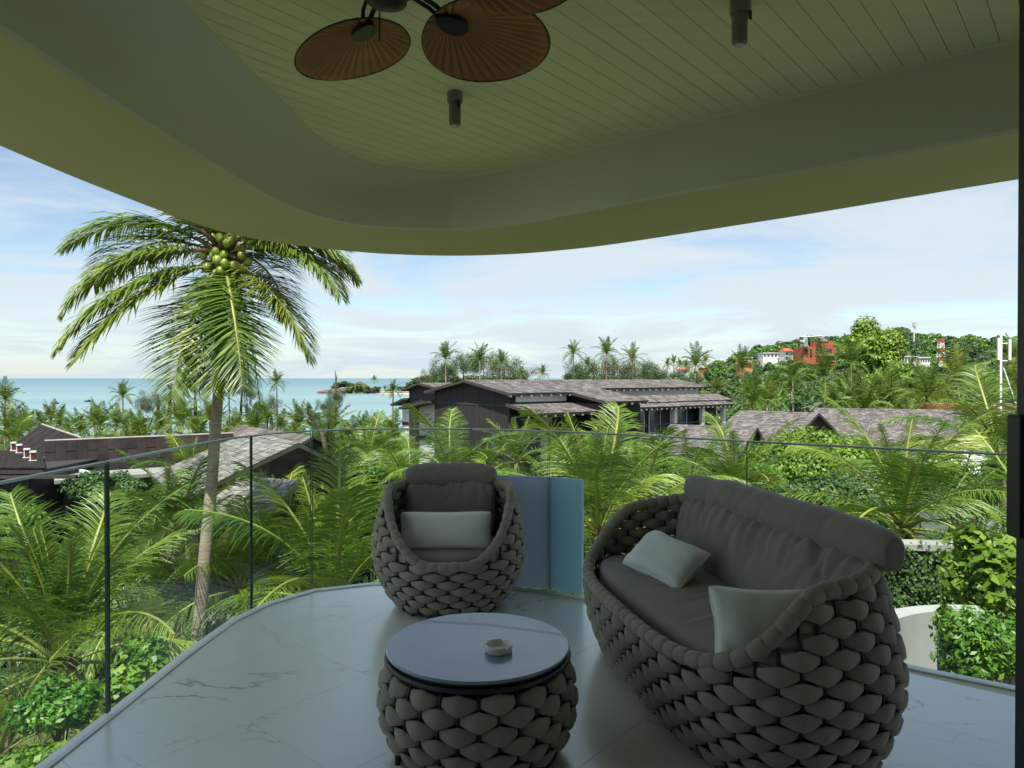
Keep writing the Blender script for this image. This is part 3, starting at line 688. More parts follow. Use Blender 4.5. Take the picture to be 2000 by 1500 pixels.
def backroll(name, path, sect, parent, mat='cushion', seed=0, wr=.006, nseg=90, nr=40, fold_k=1.0, gather=None, cp=7, zc=.62):
    """cushion swept along a path (local x), cross-section function sect(s)->list of (y,z) ; s in 0..1"""
    rg = random.Random(seed); vs = []; plen = sum((path((q+1)/20)[0]-path(q/20)[0]).length for q in range(20))
    for i in range(nseg+1):
        # finer near the ends
        s = .5-.5*math.cos(PI*i/nseg); base, tang = path(s); nrm_ = Vector((-tang.y, tang.x, 0)).normalized()
        cap = (1-abs(2*s-1)**cp)**.5 if 0 < s < 1 else 0.0
        S = sect(nr); cy = sum(p[0] for p in S)/nr; cz = sum(p[1] for p in S)/nr
        for j, (y, z) in enumerate(S):
            ff = 0
            if wr:
                a = 2*PI*j/nr; ux = s*plen
                def rdg(fx, fz, o_, sk): return max(0, 1-abs(mnoise.noise(Vector((ux*fx+sk*z*fx, z*fz, o_)))) * 5.0)
                ff = -wr*(1.3*rdg(3.2, 1.6, seed*3.1, .5)*min(1, abs(mnoise.noise(Vector((ux*2, z*2, seed+9.)))*3))+.8*rdg(6.5, 2.5, seed*5.7+4, -.6))+wr*.7*mnoise.noise(Vector((ux*4.5, z*5, seed*1.3)))
                if gather: ff = ff*gather(z)+wr*.5*math.sin(ux*75+4*mnoise.noise(Vector((ux*9, 0, seed))))*max(0, gather(z)-.8)
            k = .35+.65*cap if cap > 0 else .30
            yy = cy+(y-cy)*k; zz4 = cz+(z-cz)*(zc+(1-zc)*cap); d_ = Vector((y-cy, z-cz)); d_ = d_.normalized() if d_.length > 0 else d_
            yy += d_.x*ff*cap; zz4 += d_.y*ff*cap
            p = base+nrm_*yy+Vector((0,0,zz4)); vs.append(p)
    n = nr; k = nseg+1
    fs = [(i*n+j, (i+1)*n+j, (i+1)*n+(j+1)%n, i*n+(j+1)%n) for i in range(k-1) for j in range(n)]+[tuple(range(n)), tuple((k-1)*n+j for j in range(n-1,-1,-1))]
    return MB().add(vs, fs).build(name, mat, parent, smooth=True)
def sect_ellipse(cy, cz, ay, az, tilt=0, p=2.0):
    def f(n):
        out = []
        for j in range(n):
            a = 2*PI*j/n; c, s_ = math.cos(a), math.sin(a); y = ay*math.copysign(abs(c)**(2/p), c); z = az*math.copysign(abs(s_)**(2/p), s_)
            out.append((cy+y*math.cos(tilt)-z*math.sin(tilt), cz+y*math.sin(tilt)+z*math.cos(tilt)))
        return out
    return f

# armchair, local -Y is the front
ch = empty('armchair', (-.392,4.43,0), R(4), 'woven taupe tub armchair with grey cushions by the glass railing', 'armchair')
def prof_c(z):
    if z < .36: return -.135*((.36-z)/.33)**1.9
    return -.075*((z-.36)/.36)**1.6
def rim_c(p):
    a = abs(math.degrees(math.atan2(p.x, -p.y))); return .345+.375*sst(14, 80, a)
sh_c = Shell(superell(.462,.445,2.15, start=-PI/2), prof_c, rim_c, 36)
cvis = lambda p, n: n.y < .35
weave(ch, sh_c, .055, 15, .0455, hh=.060, D=.014, thick=.019, visible=cvis, inner_z=.36)
rim_wraps(ch, sh_c, .060, .027)
for x, y in ((-.22,-.22),(.22,-.22),(.22,.22),(-.22,.22)): MB().tube([(x,y,0),(x,y,.06)], .015, 10).build('leg', 'black', ch)
# solid dark shell just inside the ribs
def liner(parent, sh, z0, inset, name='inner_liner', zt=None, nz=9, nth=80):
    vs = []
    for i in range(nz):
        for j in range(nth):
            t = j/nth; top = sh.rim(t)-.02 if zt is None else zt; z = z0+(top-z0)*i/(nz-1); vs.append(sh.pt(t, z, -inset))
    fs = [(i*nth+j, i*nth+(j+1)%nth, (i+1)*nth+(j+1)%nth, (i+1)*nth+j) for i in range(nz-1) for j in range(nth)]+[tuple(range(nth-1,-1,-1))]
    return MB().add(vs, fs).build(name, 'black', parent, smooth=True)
liner(ch, sh_c, .03, .012, zt=.33)
o = pad('seat_cushion', superell(.375,.355,2.3, 72), .24, .375, 'cushion', ch, .035, foldf=lambda x, y: .004*math.sin(18*y+3*x))
gat = lambda z: 1+2.0*math.exp(-((z-.70)/.035)**2)
def cpath(Wd, y0, curve):
    def f(s):
        x = (s-.5)*2; return Vector((x*Wd, y0-curve*x*x, 0)), Vector((1, -2*curve*x/Wd, 0)).normalized()
    return f
def foldsC(z): return 1.0
backroll('back_cushion', cpath(.285,.245,.05), sect_ellipse(0,.555,.075,.195,R(-10),2.6), ch, nseg=120, nr=56, seed=2, wr=.012, gather=lambda z: .5+1.3*sst(.5,.72,z))
backroll('head_roll', cpath(.300,.285,.05), sect_ellipse(.01,.768,.070,.088,R(-8),2.2), ch, nseg=120, seed=4, wr=.006, cp=3.6, zc=.30)
p1 = pillow('throw_pillow', .565, .235, .13, 'pillow', seed=5, wr=.009, pinch=.09); p1.location = (-.405,4.30,.485); p1.rotation_euler = (R(-14),0,R(2))
tag(p1, 'pale grey rectangular pillow standing on the armchair seat', 'pillow')

# sofa: local x along the length (towards the camera), local y towards the back
A_U = math.atan2(-.978,.21)
su = Vector((.21,-.978)); sv_ = Vector((.978,.21)); cc = su*(-2.90)+sv_*1.552
so = empty('sofa', (cc.x,cc.y,0), A_U, 'woven taupe two seat sofa with grey cushions at the right of the balcony', 'sofa')
def prof_s(z):
    if z < .36: return -.095*((.36-z)/.33)**1.9
    return -.085*((z-.36)/.38)**1.5
def rim_s(p): return .405+.295*sst(-.45,-.03,p.y)+.055*sst(-.1,.42,p.y)
sh_s = Shell(superell(.885,.455,2.9, 260, start=-PI/2), prof_s, rim_s, 60)
camS = so.matrix_basis.inverted() @ Vector((0,0,0)) if False else None
ca, sa = math.cos(-A_U), math.sin(-A_U); cl_ = Vector(((-cc.x)*ca-(-cc.y)*sa, (-cc.x)*sa+(-cc.y)*ca))
svis = lambda p, n: (cl_-Vector((p.x,p.y))).normalized().dot(n) > -.06
weave(so, sh_s, .060, 15, .0485, hh=.065, D=.016, thick=.021, visible=svis, inner_z=.40)
rim_wraps(so, sh_s, .064, .031)
liner(so, sh_s, .03, .014, zt=.37)
for x, y in ((-.62,-.22),(.62,-.22),(.62,.22),(-.62,.22)): MB().tube([(x,y,0),(x,y,.06)], .018, 10).build('leg', 'black', so)
def sfold(x, y):
    r_ = lambda fx, fy, o_: max(0, 1-abs(mnoise.noise(Vector((x*fx+y*fy*.35, y*fy, o_))))*5)
    return (.013*r_(7.0, 1.3, 2.2)-.010*r_(4.2, 1.0, 6.1))*math.exp(-((x-.05)/.5)**2)*math.exp(-((y+.08)/.3)**2)+.006*mnoise.noise(Vector((x*3, y*3, 1)))
pad('seat_cushion', superell(.80,.365,4, 240), .30, .445, 'cushion', so, .04, foldf=sfold)
def spath(Wd, y0, curve):
    def f(s):
        x = (s-.5)*2; return Vector((x*Wd+.03, y0-curve*abs(x)**3, 0)), Vector((1, -3*curve*x*abs(x)/Wd, 0)).normalized()
    return f
backroll('back_cushion', spath(.735,.225,.035), sect_ellipse(0,.60,.085,.19,R(-14),2.5), so, nr=60, seed=12, wr=.013, nseg=220, fold_k=2.6, gather=lambda z: .35+1.4*sst(.52,.76,z))
backroll('head_roll', spath(.780,.285,.035), sect_ellipse(.0,.812,.078,.085,R(-10),2.2), so, nr=48, seed=14, wr=.0055, nseg=200, fold_k=2.2)
p2 = pillow('throw_pillow', .40, .26, .14, 'pillow', seed=21, wr=.011, pinch=.16)
p2.rotation_euler = (R(-54),R(6),R(-58)); p2.location = (.75,3.44,.535)
tag(p2, 'pale grey pillow leaning at the far end of the sofa', 'pillow')
p3 = pillow('throw_pillow', .40, .27, .14, 'pillow', seed=33, wr=.011, pinch=.16)
p3.rotation_euler = (R(-26),R(4),R(6)); p3.location = (.90,2.50,.54)
tag(p3, 'pale grey pillow standing against the near arm of the sofa', 'pillow')

#PART2
# ------------------------------------------------------------------ palms
def frond_arrays(L, a0, droop, nl, ll, seed, wid=.034, segs=3, grav=.5, bend=0.0, t0=.16, gap=0.0):
    """frond from the origin along +X; returns rachis pts, leaflet verts, faces"""
    rg = np.random.default_rng(seed); K = 24; pts = [np.zeros(3)]; tang = []
    for k in range(K):
        t = (k+.5)/K; an = a0-droop*t**1.25; az = bend*t*t
        d = np.array([math.cos(an)*math.cos(az), math.cos(an)*math.sin(az), math.sin(an)]); tang.append(d); pts.append(pts[-1]+d*L/K)
    tang.append(tang[-1]); pts = np.array(pts); tang = np.array(tang)
    twist0 = rg.normal(0, .25)
    V = []; Fc = []; Rn = []; n0 = 0
    for side in (-1, 1):
        t = np.linspace(t0, .995, nl)+rg.normal(0, .002, nl); t = np.clip(t, 0, .9999)
        x = t*K; i = np.minimum(x.astype(int), K-1); f = (x-i)[:, None]
        p = pts[i]*(1-f)+pts[i+1]*f; T = tang[i]*(1-f)+tang[np.minimum(i+1, K)]*f; T /= np.linalg.norm(T, axis=1)[:, None]
        lat = np.cross(T, [0,0,1.0]); nn_ = np.linalg.norm(lat, axis=1); bad = nn_ < .05; lat[bad] = [0,-1,0]; lat /= np.linalg.norm(lat, axis=1)[:, None]
        up = np.cross(lat, T)
        fw = .35+.85*t**2+rg.normal(0, .13, nl); fw = fw[:, None]
        rise = (.15+rg.normal(0, .13, nl))[:, None]
        tw = twist0*t[:, None]
        D = lat*side*(1+0*fw)+T*fw+up*(rise+side*tw); D /= np.linalg.norm(D, axis=1)[:, None]
        l = ll*(np.sin(np.clip((t-t0)/(1-t0), 0, 1)**.62*PI*.86+.24)**.8)*(1+rg.normal(0, .06, nl)); l = np.maximum(l, ll*.25)
        keep = rg.random(nl) > gap; 
        g = grav*(1+rg.normal(0, .25, nl))[:, None]
        segp = [p]; cur = D.copy(); q = p.copy()
        for s in range(segs):
            q = q+cur*(l/segs)[:, None]; segp.append(q); cur = cur+np.array([0,0,-1.0])*g*(.9 if s else .6); cur /= np.linalg.norm(cur, axis=1)[:, None]
        wv = T*.75+up*.35*rg.normal(1, .4, nl)[:, None]; wv /= np.linalg.norm(wv, axis=1)[:, None]
        ws = [wid*.5, wid*1.0, wid*.75, 0][:segs+1] if segs == 3 else [wid*.6, wid, 0]
        vs = []
        for s in range(segs):
            vs += [segp[s]-wv*ws[s]/2, segp[s]+wv*ws[s]/2]
        vs.append(segp[segs]-wv*.001); vs.append(segp[segs]+wv*.001)
        vs = np.stack(vs, 1)[keep]; m = len(vs); nv = 2*(segs+1)
        base = n0+np.arange(m)[:, None]*nv
        fcs = np.concatenate([base+np.array([2*s, 2*s+1, 2*s+3, 2*s+2]) for s in range(segs)], 0)
        rr = np.tile(rg.random(m)*.6+.2+.2*np.repeat(rg.random(m//6+1), 6)[:m], segs)
        V.append(vs.reshape(-1, 3)); Fc.append(fcs); Rn.append(rr); n0 += m*nv
    return pts, np.concatenate(V), np.concatenate(Fc), np.concatenate(Rn)
def rachis_arrays(pts, r0, r1=.004, n=5):
    K = len(pts); V = []
    for i, p in enumerate(pts):
        t = i/(K-1); r_ = r0*(1-t)**.8+r1; d = pts[min(i+1, K-1)]-pts[max(i-1, 0)]; d = d/np.linalg.norm(d); a = np.cross(d, [0,0,1.0]); a /= (np.linalg.norm(a)+1e-9); b = np.cross(a, d)
        for j in range(n): an = 2*PI*j/n; V.append(p+(a*math.cos(an)*1.5*(1+1.2*max(0,.12-t)/.12)+b*math.sin(an)*.8)*r_)
    F_ = [(i*n+j, i*n+(j+1)%n, (i+1)*n+(j+1)%n, (i+1)*n+j) for i in range(K-1) for j in range(n)]
    return np.array(V), np.array(F_)
def frond_mesh(name, spec, mat='frond', r0=.022):
    pts, V, Fq, rn = frond_arrays(**spec); RV, RF = rachis_arrays(pts, r0)
    V2 = np.concatenate([V, RV]); F2 = np.concatenate([Fq, RF+len(V)]); me = nmesh(name, V2, F2, mat, np.concatenate([rn, np.full(len(RF), .5)]))
    me.materials.append(M['rachis']); mi = np.zeros(len(F2), np.int32); mi[len(Fq):] = 1; me.polygons.foreach_set('material_index', mi); return me
# classes from spear to hanging: (start angle, droop)
CLS = [(84,22),(74,42),(64,62),(52,78),(38,88),(24,88),(8,80),(-10,66),(-30,48)]
def lib(nl, segs, wid, tagn, seeds=2):
    out = []
    for c, (a0, dr) in enumerate(CLS):
        out.append([frond_mesh('frond', dict(L=1.0, a0=R(a0), droop=R(dr), nl=nl, ll=.30 if c else .17, seed=100*c+s, wid=wid, segs=segs, grav=.30+.05*c, bend=(-.25 if s else .25)), 'frond_y' if c in (6,) and s == 0 else 'frond', r0=.0075) for s in range(seeds)])
    return out
LIB_N = lib(86, 3, .0082, 'n', 3); LIB_M = lib(54, 2, .0115, 'm', 2)
def make_trunk(base, top, r0, r1, name='trunk', parent=None, curve=.3, n=14, ringed=True, seed=0):
    rg = random.Random(seed); base, top = Vector(base), Vector(top); k = 60 if ringed else 8; pts = []; rad = []
    side = Vector((rg.uniform(-1,1), rg.uniform(-1,1), 0))*curve
    for i in range(k+1):
        t = i/k; p = base.lerp(top, t)+side*math.sin(PI*t)*.5; pts.append(p)
        r_ = r0+(r1-r0)*t**.8+(r0*.5*math.exp(-t*18)); 
        if ringed: r_ *= 1+.030*(1 if i % 2 else -1)
        rad.append(r_)
    return MB().tube(pts, rad, n).build(name, 'trunk', parent, smooth=True)
def palm(crown, L, label, ground=None, nf=20, near=True, seed=0, lean=(0,0), group='coconut palms in the garden', up=1.0, coconuts=0, azs=None, young=False, dead=0, tr=.13, share=None):
    rg = random.Random(seed*13+5); x, y, z = crown
    gz = float(hgt(x, y)) if ground is None else ground
    e = empty('coconut_palm', (x, y, gz), rg.uniform(0, 6.28) if azs is None else 0, label, 'palm tree', share or group)
    h = z-gz; Lb = LIB_N if near else LIB_M
    if h > .4: make_trunk((lean[0], lean[1], -.3), (0,0,h), tr*1.15, tr*.8, parent=e, seed=seed, curve=min(.5, h*.06), ringed=near, n=12 if near else 7)
    for i in range(nf):
        q = (i+.3)/nf; c = min(len(CLS)-1, int((q**up)*len(CLS)*(0.80 if young else 1.0))); az = i*2.39996+rg.uniform(-.25,.25)
        me = rg.choice(Lb[c]); s = L*rg.uniform(.86, 1.08)*(.72 if c == 0 else 1)
        o = link('frond', me, e, (math.cos(az)*tr*.4, math.sin(az)*tr*.4, h+.12-.25*q), (rg.uniform(-.12,.12), rg.uniform(-.08,.08), az), s)
    for i in range(dead or (rg.randint(1, 3) if near else 1)):
        az = rg.uniform(0, 6.28); o = link('dead_frond', DEADF, e, (math.cos(az)*tr, math.sin(az)*tr, h-.15), (0,0,az), L*rg.uniform(.6,.85))
    if near:
        mb = MB()
        for i in range(26):
            az = i*2.4; a = rg.uniform(.10,.3); q0 = Vector((math.cos(az)*tr*.6, math.sin(az)*tr*.6, h-.30+.010*i)); q1 = q0+Vector((math.cos(az)*a*.6, math.sin(az)*a*.6, .20)); mb.tube([q0, (q0+q1)/2+Vector((0,0,.03)), q1], [.045,.035,.022], 5)
        mb.build('crown_sheath', 'sheath', e, smooth=True)
    return e
DEADF = frond_mesh('dead_frond', dict(L=1.0, a0=R(-62), droop=R(25), nl=40, ll=.20, seed=77, wid=.012, segs=2, grav=1.2, gap=.25), 'frond_dead', .008)

# the tall palm: trunk foot, crown and each frond placed as the photo shows
hc = P(437, 500, 14.0); hf = P(378, 1330, 13.2); gz = -7.0; ft = hf+(hf-P(400, 1080, 13.4)).normalized()*((hf.z-gz)/1.0)
hero = empty('coconut_palm', (ft.x, ft.y, gz), 0, 'tallest coconut palm with green coconuts, its curved trunk behind the left glass', 'palm tree', 'coconut palms in the garden')
mid_ = [P(378,1330,13.2), P(400,1080,13.4), P(412,950,13.6), P(422,820,13.8), P(430,720,13.9), P(437,600,14.0), hc]
tp = catmull([Vector((ft.x, ft.y, gz))]+mid_, 16); k = len(tp); rad = []
for i in range(k): t = i/(k-1); rad.append((.132-.050*t)*(1+.018*(1 if i % 2 else -1)+random.uniform(-.012,.012)))
mb = MB(); mb.tube([p-Vector((ft.x, ft.y, gz)) for p in tp], rad, 18); mb.build('trunk', 'trunk', hero, smooth=True)
cr = hc-Vector((ft.x, ft.y, gz))
HF = [ # azimuth, start elev, droop, length, bend
 (178,36,78,3.5,.2),(168,24,80,3.4,.1),(200,4,66,3.3,.1),(211,-14,44,3.4,-.1),(220,-24,34,3.3,.1),
 (254,-52,26,3.1,.12),(286,-48,34,3.0,-.1),(300,-38,42,3.1,.2),(334,-22,48,3.2,.15),
 (352,14,78,3.2,-.2),(6,28,86,3.2,.2),(24,44,80,3.0,.1),(48,62,62,3.1,0),(90,52,78,3.0,.2),(132,58,70,3.1,.1),(152,66,60,3.0,-.2),(205,70,56,2.8,.2),(320,64,62,2.9,.2),(270,78,40,2.6,.1),(110,20,90,2.9,.1),(75,12,88,2.8,0)]
for n_, (az, a0, dr, L, bd) in enumerate(HF):
    me = frond_mesh('frond', dict(L=L*(.93 if a0 > 0 else .97)*(.93 if az < 60 or az > 330 else 1), a0=R(a0), droop=R(dr), nl=150, ll=1.05, seed=500+n_, wid=.040, segs=3, grav=.42 if a0 > -20 else .20, bend=bd, t0=.13), 'frond_hero', .030)
    link('frond', me, hero, cr+Vector((.10*math.cos(R(az)), .10*math.sin(R(az)), .05 if a0 > 0 else -.12)), (0,0,R(az)))
for n_, (az, L) in enumerate(((300,3.1),(330,2.9),(15,2.8),(250,2.6),(60,2.7),(345,2.3))):
    me = frond_mesh('dead_frond', dict(L=L, a0=R(-74), droop=R(12), nl=50, ll=.45, seed=700+n_, wid=.022, segs=2, grav=1.5, gap=.35), 'frond_dead', .022)
    link('dead_frond', me, hero, cr+Vector((.17*math.cos(R(az)), .17*math.sin(R(az)), -.3)), (0,0,R(az)))
mb = MB(); rg = random.Random(3)
for i in range(34):
    az = i*2.4; q0 = cr+Vector((math.cos(az)*.10, math.sin(az)*.10, -.45+.02*i)); a = rg.uniform(.25,.5); q1 = q0+Vector((math.cos(az)*a, math.sin(az)*a, rg.uniform(-.05,.3))); mb.tube([q0, (q0+q1)/2+Vector((0,0,.05)), q1], [.075,.05,.015], 6)
mb.build('crown_sheath', 'sheath', hero, smooth=True)
nut = MB(); pr = [(.001,-.125),(.045,-.115),(.085,-.075),(.105,-.01),(.098,.05),(.065,.095),(.025,.118),(.001,.122)]; nut.lathe(pr, 14); nut_me = nut.mesh('coconut', 'coconut', True)
for (px, py, dy) in ((438,498,-.35),(425,508,-.42),(432,530,-.45),(405,522,-.36),(418,500,-.3),(472,500,-.32),(478,528,-.36),(398,500,-.25),(450,470,-.4),(444,475,-.45),(400,520,-.2),(465,545,-.25),(440,515,-.5),(422,492,-.4),(455,520,-.38),(430,465,-.3),(452,462,-.35),(485,512,-.2)):
    p = P(px, py, 14.0+dy)-Vector((ft.x, ft.y, gz)); link('coconut', nut_me, hero, p, (rg.uniform(-.5,.5), rg.uniform(-.5,.5), 0), rg.uniform(.7,.9))

NP = [ # px, py (crown), Y, frond length, fronds, label
 (118,1290,10.5,2.9,24,'near palm with tall upright fronds behind the leftmost glass panel',dict(up=2.0)),
 (652,1185,13.5,3.4,22,'palm with upright fronds beside the armchair, behind the curved glass corner',dict(up=2.3)),
 (350,1040,17,2.5,20,'dense palm just left of the tall trunk, before the flat concrete canopy',dict(up=1.1)),
 (470,1150,15,2.4,18,'palm half hidden just right of the tall trunk below the grey shingle roofs',dict(up=.9)),
 (285,1190,15.5,2.7,18,'low palm between the dark glass joint and the tall trunk',dict(up=.9)),
 (372,935,25,2.0,18,'palm rising in front of the long dark panelled roof',dict(up=1.3)),
 (1168,1035,13.5,2.9,24,'large palm with upright fronds right of the blue screen',dict(up=2.4)),
 (1010,900,32,2.6,20,'palm in front of the dark gable wall, above the armchair cushion',dict(up=1.1)),
 (948,925,34,2.0,18,'palm in front of the white and dark corner of the big house',dict(up=1.2)),
 (1250,1010,16,2.6,18,'palm with yellow green fronds between the screen and the sofa arm',dict(up=1.0)),
 (722,895,31,2.4,20,'palm below the leafless branching tree, left of the big house',dict(up=.9)),
 (800,965,22,2.1,18,'low spreading palm left of the armchair headrest',dict(up=.9)),
 (1762,1025,12.5,2.7,24,'large palm with long arching fronds behind the sofa back',dict(up=.95)),
 (1440,975,17,2.3,16,'small palm with upright fronds behind the sofa headrest, left end',dict(up=1.6)),
 (1955,900,15,2.6,18,'palm reaching in beside the black door handle',dict(up=.9)),
 (2040,1080,13,2.6,18,'palm at the right edge, its fronds hanging over the ivy wall',dict(up=.9)),
 (560,1060,20,2.6,18,'palm in front of the lower shingle roof, left of the curved glass corner',dict(up=.9)),
 (25,865,52,2.6,18,'palm left of the dark gable roof, at the left edge',dict(up=.9)),
 (-10,1480,9.5,2.2,16,'low palm in the bottom left corner below the railing',dict(up=.8)),
 (665,1010,24,2.6,16,'palm over the dark sloping eave left of the armchair',dict(up=.8)),
 (880,935,19,2.3,16,'short palm just behind the armchair headrest, left side',dict(up=.8)),
 (1345,960,20,2.2,14,'short palm below the shingled lodge roof, left of the sofa headrest',dict(up=.8)),
]
for n_, (px, py, Y, L, nf, lab, kw) in enumerate(NP):
    c = P(px, py, Y); palm(tuple(c), L, lab, nf=nf, near=Y < 28, seed=n_+1, tr=.14, **kw)

# ------------------------------------------------------------------ broad leaf plants
def leafcloud(nleaf, rx, ry, rz, ls, seed, lobes=9, fill=.5, name='crown', mat='leafA', elong=1.7, flat=0.0, narrow=False, jitter=.35, zoff=0, spread=1.0):
    rg = np.random.default_rng(seed)
    c = rg.normal(0, 1, (lobes, 3)); c /= np.linalg.norm(c, axis=1)[:, None]; c[:, 2] = np.where(c[:, 2] < -.3, -c[:, 2]*.5, c[:, 2]); c *= rg.uniform(.35, .78, lobes)[:, None]
    c *= spread; lr = rg.uniform(.24, .46, lobes)/spread**1.5; li = rg.choice(lobes, nleaf, p=lr**2/np.sum(lr**2))
    d = rg.normal(0, 1, (nleaf, 3)); d /= np.linalg.norm(d, axis=1)[:, None]
    rr = lr[li]*(1-fill*rg.random(nleaf)**2)*(1+rg.normal(0, .10, nleaf)*jitter/.35)
    p = (c[li]+d*rr[:, None])*np.array([rx, ry, rz]); p[:, 2] += zoff
    nrm = d*np.array([1,1,.8])+np.array([0,0,.7])+rg.normal(0, jitter, (nleaf, 3)); nrm /= np.linalg.norm(nrm, axis=1)[:, None]
    ax = rg.normal(0, 1, (nleaf, 3))+np.array([0,0,-.5])+d*.6; ax -= nrm*np.sum(ax*nrm, 1)[:, None]; ax /= np.linalg.norm(ax, axis=1)[:, None]; b = np.cross(nrm, ax)
    s = (ls*rg.uniform(.4, 1.35, nleaf))[:, None]; w = s/elong
    v = np.stack([p-ax*s*.5, p+b*w*.5-nrm*s*.10+ax*s*.05, p+ax*s*.5-nrm*s*.16, p-b*w*.5-nrm*s*.10+ax*s*.05], 1).reshape(-1, 3)
    # split each leaf along its midrib so that it folds
    i = np.arange(nleaf)*4; f = np.concatenate([np.stack([i, i+1, i+2], 1), np.stack([i, i+2, i+3], 1)])
    lobv = rg.random(lobes)*.35; rn = rg.random(nleaf)*.65+lobv[li]; return nmesh(name, v, f, mat, np.concatenate([rn, rn]))
def limbs(h, r, rx, rz, seed, nb=6, parent=None, mat='bark'):
    rg = random.Random(seed); mb = MB(); mb.tube([(0,0,-.3), (rg.uniform(-.1,.1)*rx*.3, rg.uniform(-.1,.1)*rx*.3, h*.5), (0,0,h)], [r*1.3, r, r*.7], 8)
    for i in range(nb):
        a = i*2.4+rg.random(); e_ = rg.uniform(.35,.8); q = Vector((0,0,h*rg.uniform(.55,1))); t = Vector((math.cos(a)*rx*e_, math.sin(a)*rx*e_, h+rz*rg.uniform(.1,.8)))
        mb.tube([q, q.lerp(t,.5)+Vector((0,0,rz*.12)), t], [r*.55, r*.35, r*.1], 5)
    return mb.build('trunk', mat, parent, smooth=True)
CROWNS = {}
def crown_me(key, **kw):
    if key not in CROWNS: CROWNS[key] = leafcloud(**kw)
    return CROWNS[key]
def tree(px, py, Y, rx, rz, label, mat='leafA', n=9000, ls=.16, seed=1, name='broadleaf_tree', cat='tree', group='garden trees', me=None, ry=None, lobes=12, ground=None, **kw):
    """py is the middle height of the crown"""
    c = P(px, py, Y); gz = float(hgt(c.x, c.y)) if ground is None else ground
    e = empty(name, (c.x, c.y, gz), 0, label, cat, group); h = c.z-gz
    m = me or leafcloud(n, rx, ry or rx, rz, ls, seed, mat=mat, lobes=lobes, **kw)
    link('crown', m, e, (0,0,h))
    limbs(max(.3, h-rz*.35), max(.04, rx*.055), rx*.8, rz*.8, seed, parent=e); return e
tree(1585,905,27,2.5,1.9,'bright green broadleaf tree before the shingled roofs, above the sofa headrest','leafA',22000,.17,11,lobes=22)
tree(1275,915,27,1.15,.9,'round yellow green shrub tree beside the shingled lodge roof','leafA',8000,.14,12)
tree(1385,905,32,1.3,.55,'low yellow green bush under the eave of the shingled lodge roof','leafA',5000,.15,13)
tree(1480,955,21,1.0,.7,'bush with small leaves just above the sofa headrest','leafA',6000,.12,14)
tree(1640,980,19,1.5,.9,'dark bushy tree in front of the bright broadleaf tree','leafB',9000,.13,15)
tree(1905,960,19,1.5,.9,'dark green tree behind the arching palm at the right','leafB',9000,.13,16)
tree(1700,690,105,5.0,5.0,'tall bright green tree rising above the hilltop skyline','leafA',16000,.55,17,lobes=26)
tree(1745,745,100,4.4,3.0,'rounded green tree at the foot of the tall bright tree','leafA',9000,.5,19,lobes=16)
tree(270,1310,8.6,.36,.50,'bright green vine covered bush right of the dark glass joint','leafA',4200,.12,21,name='vine_bush',elong=1.15,jitter=.6,cat='bush',group='garden bushes')
tree(110,1400,8.2,.45,.45,'bush with drooping small leaves under the near palm','leafA',5200,.085,22,name='garden_bush',jitter=.6,cat='bush',group='garden bushes',elong=2.2)
tree(180,1475,8.0,.45,.25,'low dark bush beside the railing in the bottom left','leafB',5200,.085,26,name='garden_bush',jitter=.6,cat='bush',group='garden bushes')
tree(30,1525,7.4,.60,.26,'bright bush with lobed leaves at the bottom left corner','leafA',4600,.10,23,name='garden_bush',jitter=.6,cat='bush',group='garden bushes',elong=1.2)
tree(15,1040,14,.75,.75,'bright green bush at the left edge behind the palm fronds','leafA',6000,.11,24,name='garden_bush',jitter=.6,cat='bush',group='garden bushes')
tree(1955,1155,8.0,.62,.85,'tall bright vine covered bush at the right edge beside the ivy wall','leafA',5200,.12,31,name='vine_bush',elong=1.15,jitter=.6,cat='bush',group='garden bushes')
tree(1935,1290,6.4,.55,.52,'bush with glossy small leaves at the right, beside the curved wall','leafA',9000,.07,32,name='garden_bush',jitter=.6,cat='bush',group='garden bushes',elong=2.2,lobes=14)
tree(1845,1225,6.8,.14,.22,'thin sprig of leaves rising in front of the curved wall','leafA',260,.09,33,name='garden_bush',jitter=.6,cat='bush',group='garden bushes')
tree(330,1170,18,1.1,.7,'clipped bush below the palms left of the tall trunk','leafB',7000,.12,34,name='garden_bush',jitter=.6,cat='bush',group='garden bushes')
tree(775,870,48,1.1,1.0,'green tree left of the white wall of the big house','leafB',6000,.22,36)
tree(745,955,24,1.4,.9,'bright bush between the palms left of the armchair','leafA',7000,.14,37)

tree(600,960,28,1.3,.9,'deep green broadleaf bush behind the curved glass corner','leafB',7000,.15,41)
tree(770,915,30,1.1,.8,'deep green bush between the palms before the white house wall','leafC',6000,.15,42)
tree(1080,925,24,.9,.6,'deep green bush behind the blue screen','leafB',5000,.13,43)
tree(200,960,26,1.3,.9,'deep green bush in front of the pale canopy, left of the tall trunk','leafB',7000,.15,44)
